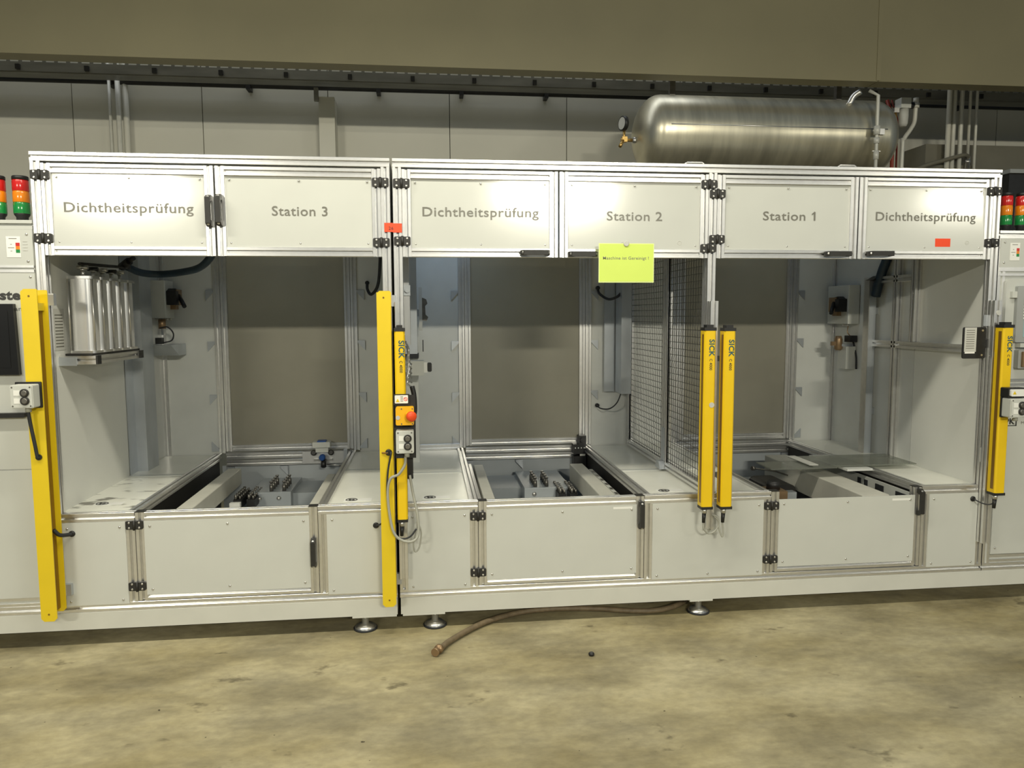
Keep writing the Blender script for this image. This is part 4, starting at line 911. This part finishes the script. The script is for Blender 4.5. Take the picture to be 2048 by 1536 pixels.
# ------------------------------------------------------------------ guards and light curtains
def guard(label, x0, x1, y0, y1, z0, z1, slant=0.0):
    t = thing('guard_column', label, 'guard column', ((x0+x1)/2, (y0+y1)/2, z0), 'yellow guard columns')
    c = 0.012
    face = [(x0+c, z0), (x1-c, z0), (x1, z0+c), (x1, z1-c*0.3), (x1-c*0.3, z1), (x0+c, z1), (x0, z1-c), (x0, z0+c)]
    part('front_plate', MB().prism(face, 'y', y0, y0+0.004), 'yellow', t)
    part('side_plate', MB().box(x0, x0+0.004, y0+0.004, y1-0.004, z0+0.012, z1-0.006), 'yellow', t)
    part('back_plate', MB().prism([(x, z+0.012 if z < 1 else z-0.002) for x, z in face], 'y', y1-0.004, y1), 'yellow', t)
    part('light_strip', MB().box(x0+0.006, x1-0.020, y0+0.008, y1-0.008, z0+0.03, z1-0.075), 'amber_dark', t)
    part('top_block', MB().box(x0+0.030, x0+0.052, y0+0.014, y1-0.010, z1-0.085, z1-0.055), 'yellow', t)
    h = MB().lathe([(0.004, 0), (0.004, 0.001)], ((x0+x1)/2, y0, z1-0.028), (0, -1, 0), 8).lathe([(0.004, 0), (0.004, 0.001)], ((x0+x1)/2, y0, z0+0.03), (0, -1, 0), 8)
    part('rivets', h, 'amber_dark', t)
    for z in (z0+0.10, z1-0.04):
        part('mounting_plate', MB().box(x1-0.012, x1+0.022, y1, 0.0, z-0.024, z+0.024), 'galvanised', t)
    return t
guard('tall yellow guard column at the left end of the Station 3 cabinet', -1.592, -1.530, -0.105, -0.022, 0.158, 1.515)
guard('tall yellow guard column beside the seam of the two cabinets', -0.210, -0.152, -0.085, -0.022, 0.143, 1.507)
def curtain(label, x0, x1, y0, y1, z0, z1, inner, post=None):
    t = thing('light_curtain', label, 'light curtain', ((x0+x1)/2, (y0+y1)/2, z0), 'yellow light curtain bars')
    k = 0.006
    poly = [(x0+k, y0), (x1-k, y0), (x1, y0+k), (x1, y1), (x0, y1), (x0, y0+k)]
    part('housing', MB().prism(poly, 'z', z0+0.012, z1-0.014), 'curtain_yellow', t)
    if inner < 0: part('optic_window', MB().box(x0-0.0012, x0+0.001, y0+0.012, y0+0.030, z0+0.03, z1-0.03), 'amber_dark', t)
    else: part('optic_window', MB().box(x1-0.001, x1+0.0012, y0+0.012, y0+0.030, z0+0.03, z1-0.03), 'amber_dark', t)
    big = [(x0-0.001, y0-0.001), (x1+0.001, y0-0.001), (x1+0.001, y1), (x0-0.001, y1)]
    part('end_cap', MB().prism(big, 'z', z0, z0+0.012), 'black', t)
    part('end_cap', MB().prism(big, 'z', z1-0.014, z1).box(x0+0.010, x1-0.010, y0+0.006, y1-0.006, z1, z1+0.012), 'black', t)
    xc, yc = (x0+x1)/2, (y0+y1)/2
    part('socket', MB().cyl((xc-0.004, yc, z0-0.022), (xc-0.004, yc, z0), 0.011, 12, 0.013), 'steel', t)
    part('plug', MB().cyl((xc-0.006, yc, z0-0.066), (xc-0.004, yc, z0-0.022), 0.0075, 12, 0.0095), 'black', t)
    xt = x0 + (x1-x0)*0.42
    lettering('SICK', xt, y0-0.0006, z1-0.052, 0.076, 0.024, t, 'letter_blue', 0.03, True)
    lettering('C 4000', xt+0.002, y0-0.0006, z1-0.138, 0.050, 0.013, t, 'letter_dark', 0.012, True)
    if post: part('mounting_post', MB().slot('z', post[0], post[1], -0.042, -0.004, post[2], post[3]), 'aluminium', t)
    for z in (z0+0.14, z1-0.14): part('bracket', MB().box(x0+0.008, x1-0.006, y1, -0.004 if not post else -0.0425, z-0.012, z+0.012), 'galvanised', t)
    return t
curtain('yellow light curtain bar on the seam beside the emergency stop', -0.139, -0.096, -0.098, -0.050, 0.520, 1.352, 1, (-0.138, -0.100, 0.10+ZB, 1.462))
curtain('left yellow light curtain bar of the pair on the middle post', 1.210, 1.262, -0.100, -0.050, 0.530, 1.346, -1, (1.257, 1.293, 0.42, 1.463))
curtain('right yellow light curtain bar of the pair on the middle post', 1.300, 1.352, -0.100, -0.050, 0.528, 1.344, -1)
part('grey_dot', MB().lathe([(0.012, 0), (0.012, 0.001)], (1.247, -0.1005, 1.003), (0, -1, 0), 18), 'paper_grey', bpy.data.objects['light_curtain.001'])
curtain('yellow light curtain bar on the right end post', 2.638, 2.690, -0.100, -0.050, 0.548, 1.350, -1, (2.634, 2.672, 0.30, 1.463))
part('magnet_dot', MB().lathe([(0.012, 0), (0.012, 0.003)], (2.655, -0.041, 1.405), (0, -1, 0), 18), 'paper_grey', bpy.data.objects['light_curtain.003'])

def button_box(label, x0, x1, y0, y1, z0, z1, mount=None):
    t = thing('button_box', label, 'button box', ((x0+x1)/2, (y0+y1)/2, z0), 'push-button boxes')
    part('back_plate', MB().rbox('y', x0-0.006, x1+0.008, z0-0.004, z1+0.008, y1-0.006, y1, 0.004), 'black', t)
    part('housing', MB().rbox('y', x0, x1, z0, z1, y0+0.004, y1-0.006, 0.006).rbox('y', x0+0.003, x1-0.003, z0+0.003, z1-0.003, y0, y0+0.004, 0.005), 'box_grey', t)
    w, h = x1-x0, z1-z0
    for k in (0.66, 0.32):
        zc = z0+h*k; xc = x0+w*0.66
        b = part('push_button', MB().lathe([(0.0165, 0), (0.0165, 0.006), (0.0145, 0.008), (0.012, 0.006)], (xc, y0, zc), (0, -1, 0), 20), 'charcoal', t)
        part('button_cap', MB().lathe([(0.0115, 0.004), (0.0115, 0.008), (0.009, 0.009)], (xc, y0, zc), (0, -1, 0), 18), 'dark_steel', b)
        part('button_label', MB().box(x0+w*0.17, x0+w*0.45, y0-0.0010, y0, zc-0.0105, zc+0.0105), 'paper', t)
    s = MB()
    for x in (x0+0.009, x1-0.009):
        for z in (z0+0.009, z1-0.009): s.lathe([(0.0032, 0), (0.0032, 0.001)], (x, y0, z), (0, -1, 0), 8)
    part('cover_screws', s, 'dark_steel', t)
    part('cable_gland', MB().cyl((x0+w*0.6, (y0+y1)/2, z0-0.018), (x0+w*0.6, (y0+y1)/2, z0), 0.011, 12), 'cable_grey', t)
    if mount: part('mount', MB().box(*mount), 'black', t)
    return t
bbL = button_box('grey two-button box on the left yellow guard column', -1.624, -1.540, -0.165, -0.106, 1.048, 1.140)
part('cable', MB().tube(curve_pts([(-1.575, -0.135, 1.03), (-1.572, -0.13, 0.98), (-1.566, -0.12, 0.90), (-1.563, -0.112, 0.845), (-1.560, -0.108, 0.843)]), 0.007, 8), 'rubber', bbL)
part('plug', MB().lathe([(0.012, 0), (0.012, 0.006)], (-1.560, -0.105, 0.843), (0, -1, 0), 14), 'black', bbL)
button_box('grey two-button box below the emergency stop at the seam', -0.138, -0.064, -0.150, -0.100, 0.828, 0.925)
bbR = button_box('grey two-button box on the right end light curtain', 2.640, 2.722, -0.165, -0.106, 0.926, 1.014)
part('warning_card', MB().rbox('y', 2.642, 2.718, 1.024, 1.056, -0.160, -0.150, 0.006), 'paper', bbR)
part('warning_triangle', MB().prism([(2.650, 1.033), (2.668, 1.033), (2.659, 1.049)], 'y', -0.1606, -0.160), 'yellow', bbR)
part('card_holder', MB().rbox('y', 2.636, 2.726, 1.016, 1.062, -0.150, -0.102, 0.006), 'black', bbR)

es = thing('emergency_stop', 'orange-yellow emergency stop box with red mushroom button at the seam', 'emergency stop', (-0.10, -0.12, 0.948))
part('housing', MB().rbox('y', -0.137, -0.062, 0.948, 1.023, -0.150, -0.100, 0.006), 'stop_yellow', es)
part('back_plate', MB().box(-0.142, -0.056, -0.100, -0.096, 0.80, 1.07), 'black', es)
ax = Vector((0.38, -0.92, -0.05)).normalized()
part('collar', MB().lathe([(0.017, 0), (0.017, 0.008), (0.012, 0.012), (0.012, 0.022)], (-0.083, -0.150, 0.990), ax, 18), 'stop_yellow', es)
part('mushroom_button', MB().lathe([(0.012, 0.018), (0.021, 0.022), (0.0215, 0.036), (0.019, 0.042), (0.012, 0.045), (0.0, 0.046)], (-0.083, -0.150, 0.990), ax, 22), 'stop_red', es)
part('grey_seal', MB().lathe([(0.009, 0), (0.009, 0.001)], (-0.128, -0.150, 0.980), (0, -1, 0), 14), 'paper_grey', es)
sw = MB()
for x in (-0.113, -0.068):
    for z in (0.954, 1.017): sw.lathe([(0.003, 0), (0.003, 0.001)], (x, -0.150, z), (0, -1, 0), 8)
part('cover_screws', sw, 'dark_steel', es)
wc = thing('warning_card', 'white safety card with yellow triangle above the emergency stop', 'label', (-0.113, -0.11, 1.03))
part('card', MB().rbox('y', -0.141, -0.086, 1.036, 1.070, -0.112, -0.108, 0.003), 'paper', wc)
part('holder', MB().rbox('y', -0.145, -0.080, 1.028, 1.074, -0.108, -0.098, 0.003), 'black', wc)
part('warning_triangle', MB().prism([(-0.137, 1.042), (-0.121, 1.042), (-0.129, 1.056)], 'y', -0.1128, -0.112), 'yellow', wc)
ring = [(-0.096+0.007*math.cos(i*math.pi/9), -0.1125, 1.054+0.007*math.sin(i*math.pi/9)) for i in range(19)]
part('prohibition_ring', MB().tube(ring, 0.0011, 5).tube([(-0.101, -0.1125, 1.059), (-0.091, -0.1125, 1.049)], 0.001, 5), 'red_tag', wc)
tr = MB()
for i in range(5): tr.box(-0.118, -0.106, -0.1126, -0.112, 1.044+i*0.005, 1.0455+i*0.005)
part('print_rows', tr, 'letter', wc)
bs = solid('black_strip', MB().rbox('y', -0.098, -0.070, 0.700, 0.828, -0.060, -0.050, 0.004), 'black', 'black plastic strip hanging below the middle button box', 'strip')
bl = solid('hose_sleeve', MB().tube(curve_pts([(-0.070, -0.03, 1.10), (-0.062, -0.03, 1.06), (-0.060, -0.03, 1.0), (-0.066, -0.03, 0.96)]), 0.011, 10), 'black', 'short black hose sleeve behind the emergency stop', 'hose')

def cable(label, pts, r, m, group='loose front cables', extra=None):
    t = thing('cable', label, 'cable', pts[0], group)
    part('sheath', MB().tube(curve_pts(pts), r, 8), m, t)
    if extra: part('plug', MB().lathe([(0.014, 0), (0.014, 0.006), (0.010, 0.009)], extra, (0, -1, 0), 14), 'black', t)
    return t
cable('grey cable looping from the middle button box down over the yellow guard', [(-0.100, -0.125, 0.812), (-0.104, -0.125, 0.775), (-0.130, -0.120, 0.735), (-0.165, -0.112, 0.715), (-0.178, -0.110, 0.66), (-0.172, -0.110, 0.56), (-0.155, -0.112, 0.48), (-0.120, -0.112, 0.445), (-0.075, -0.110, 0.44), (-0.052, -0.10, 0.47), (-0.055, -0.09, 0.55), (-0.072, -0.08, 0.64), (-0.085, -0.075, 0.72)], 0.006, 'cable_grey')
cable('dark cable beside the grey one, looping from the guard to the seam', [(-0.160, -0.108, 0.83), (-0.176, -0.110, 0.74), (-0.180, -0.110, 0.64), (-0.168, -0.110, 0.53), (-0.145, -0.108, 0.465), (-0.115, -0.104, 0.450), (-0.085, -0.104, 0.460), (-0.060, -0.100, 0.490)], 0.004, 'rubber')
cable('thin pale cable hanging in a slack loop below the seam', [(-0.058, -0.09, 0.52), (-0.040, -0.09, 0.475), (-0.048, -0.092, 0.41), (-0.066, -0.094, 0.388), (-0.074, -0.092, 0.42), (-0.062, -0.09, 0.48), (-0.055, -0.09, 0.52)], 0.0035, 'cable_grey')
cable('pale cable loop joining the plugs of the middle light curtains', [(1.227, -0.075, 0.465), (1.232, -0.075, 0.435), (1.255, -0.072, 0.412), (1.285, -0.070, 0.420), (1.303, -0.070, 0.45), (1.298, -0.07, 0.485), (1.275, -0.06, 0.495)], 0.004, 'cable_grey')
cable('second pale cable loop hanging under the right middle light curtain', [(1.318, -0.075, 0.464), (1.323, -0.075, 0.43), (1.320, -0.075, 0.395), (1.306, -0.072, 0.43), (1.300, -0.07, 0.47), (1.280, -0.06, 0.495)], 0.004, 'cable_grey')
cable('black cable from the left guard into the front panel grommet', [(-1.545, -0.06, 0.530), (-1.530, -0.05, 0.506), (-1.515, -0.03, 0.498), (-1.500, -0.006, 0.495)], 0.008, 'rubber')
cable('short black cable end beside the seam guard column', [(-0.205, -0.06, 0.510), (-0.222, -0.04, 0.497), (-0.238, -0.008, 0.485)], 0.004, 'rubber')
cable('thin black cable tied from grommet to the right light curtain plug', [(2.606, -0.006, 0.511), (2.625, -0.04, 0.498), (2.645, -0.06, 0.496), (2.660, -0.07, 0.505)], 0.003, 'rubber')
cable('black plug bracket on the front of the seam guard column', [(-0.200, -0.0855, 0.822), (-0.185, -0.09, 0.822), (-0.175, -0.092, 0.823)], 0.004, 'amber_dark', 'loose front cables', (-0.172, -0.0852, 0.824))

# ------------------------------------------------------------------ papers and tags
nt_ = thing('paper_notice', 'lime green paper notice reading Maschine ist Gereinigt', 'notice', (0.87, -0.045, 1.545))
part('border', MB().box(0.746, 0.994, -0.0400, -0.0392, 1.544, 1.714), 'notice_edge', nt_)
part('sheet', MB().box(0.750, 0.990, -0.0408, -0.0400, 1.549, 1.711), 'notice', nt_)
lettering('Maschine ist Gereinigt !', 0.765, -0.0414, 1.644, 0.205, 0.0135, nt_, 'letter', 0.004)
part('magnet', MB().lathe([(0.012, 0), (0.012, 0.048), (0.010, 0.050)], (0.868, 0.004, 1.712), (0, -1, 0), 18), 'paper_grey', nt_)
rt = thing('red_tag', 'bright red tape tag stuck across the seam of the cabinets', 'tag', (-0.138, -0.003, 1.758))
part('tape', MB().box(-0.176, -0.140, -0.0030, -0.0018, 1.759, 1.797).box(-0.140, -0.102, -0.0036, -0.0024, 1.757, 1.795), 'red_tag', rt)
lettering('26', -0.158, -0.0042, 1.768, 0.020, 0.014, rt, 'letter_dark', 0.0)
solid('red_tag', MB().box(2.352, 2.428, 0.0040, 0.0054, 1.712, 1.750), 'red_tag', 'plain red sticker on the rightmost Dichtheitsprüfung door', 'sticker')

# ------------------------------------------------------------------ things on the floor
hs_ = thing('floor_hose', 'old brown hose lying on the floor, running under the right cabinet', 'hose', (0.1, -0.2, 0))
part('hose', MB().tube(curve_pts([(0.030, -0.255, 0.016), (0.076, -0.173, 0.016), (0.185, -0.048, 0.016), (0.288, 0.034, 0.016), (0.435, 0.10, 0.016), (0.602, 0.115, 0.016), (0.787, 0.09, 0.016), (0.921, 0.05, 0.016), (1.064, 0.04, 0.016), (1.20, 0.11, 0.016), (1.30, 0.25, 0.016)]), 0.0125, 10), 'hose_brown', hs_)
part('end_fitting', MB().lathe([(0.017, 0), (0.017, 0.012), (0.013, 0.014), (0.013, 0.03), (0.019, 0.03), (0.019, 0.045)], (0.010, -0.285, 0.019), (0.45, 0.85, 0), 14), 'bronze', hs_)
solid('rubber_plug', MB().lathe([(0.010, 0), (0.012, 0.004), (0.012, 0.010), (0.008, 0.014)], (0.654, -0.349, 0), (0, 0, 1), 14), 'black', 'tiny dark plug lying on the floor in front of Station 2', 'plug')
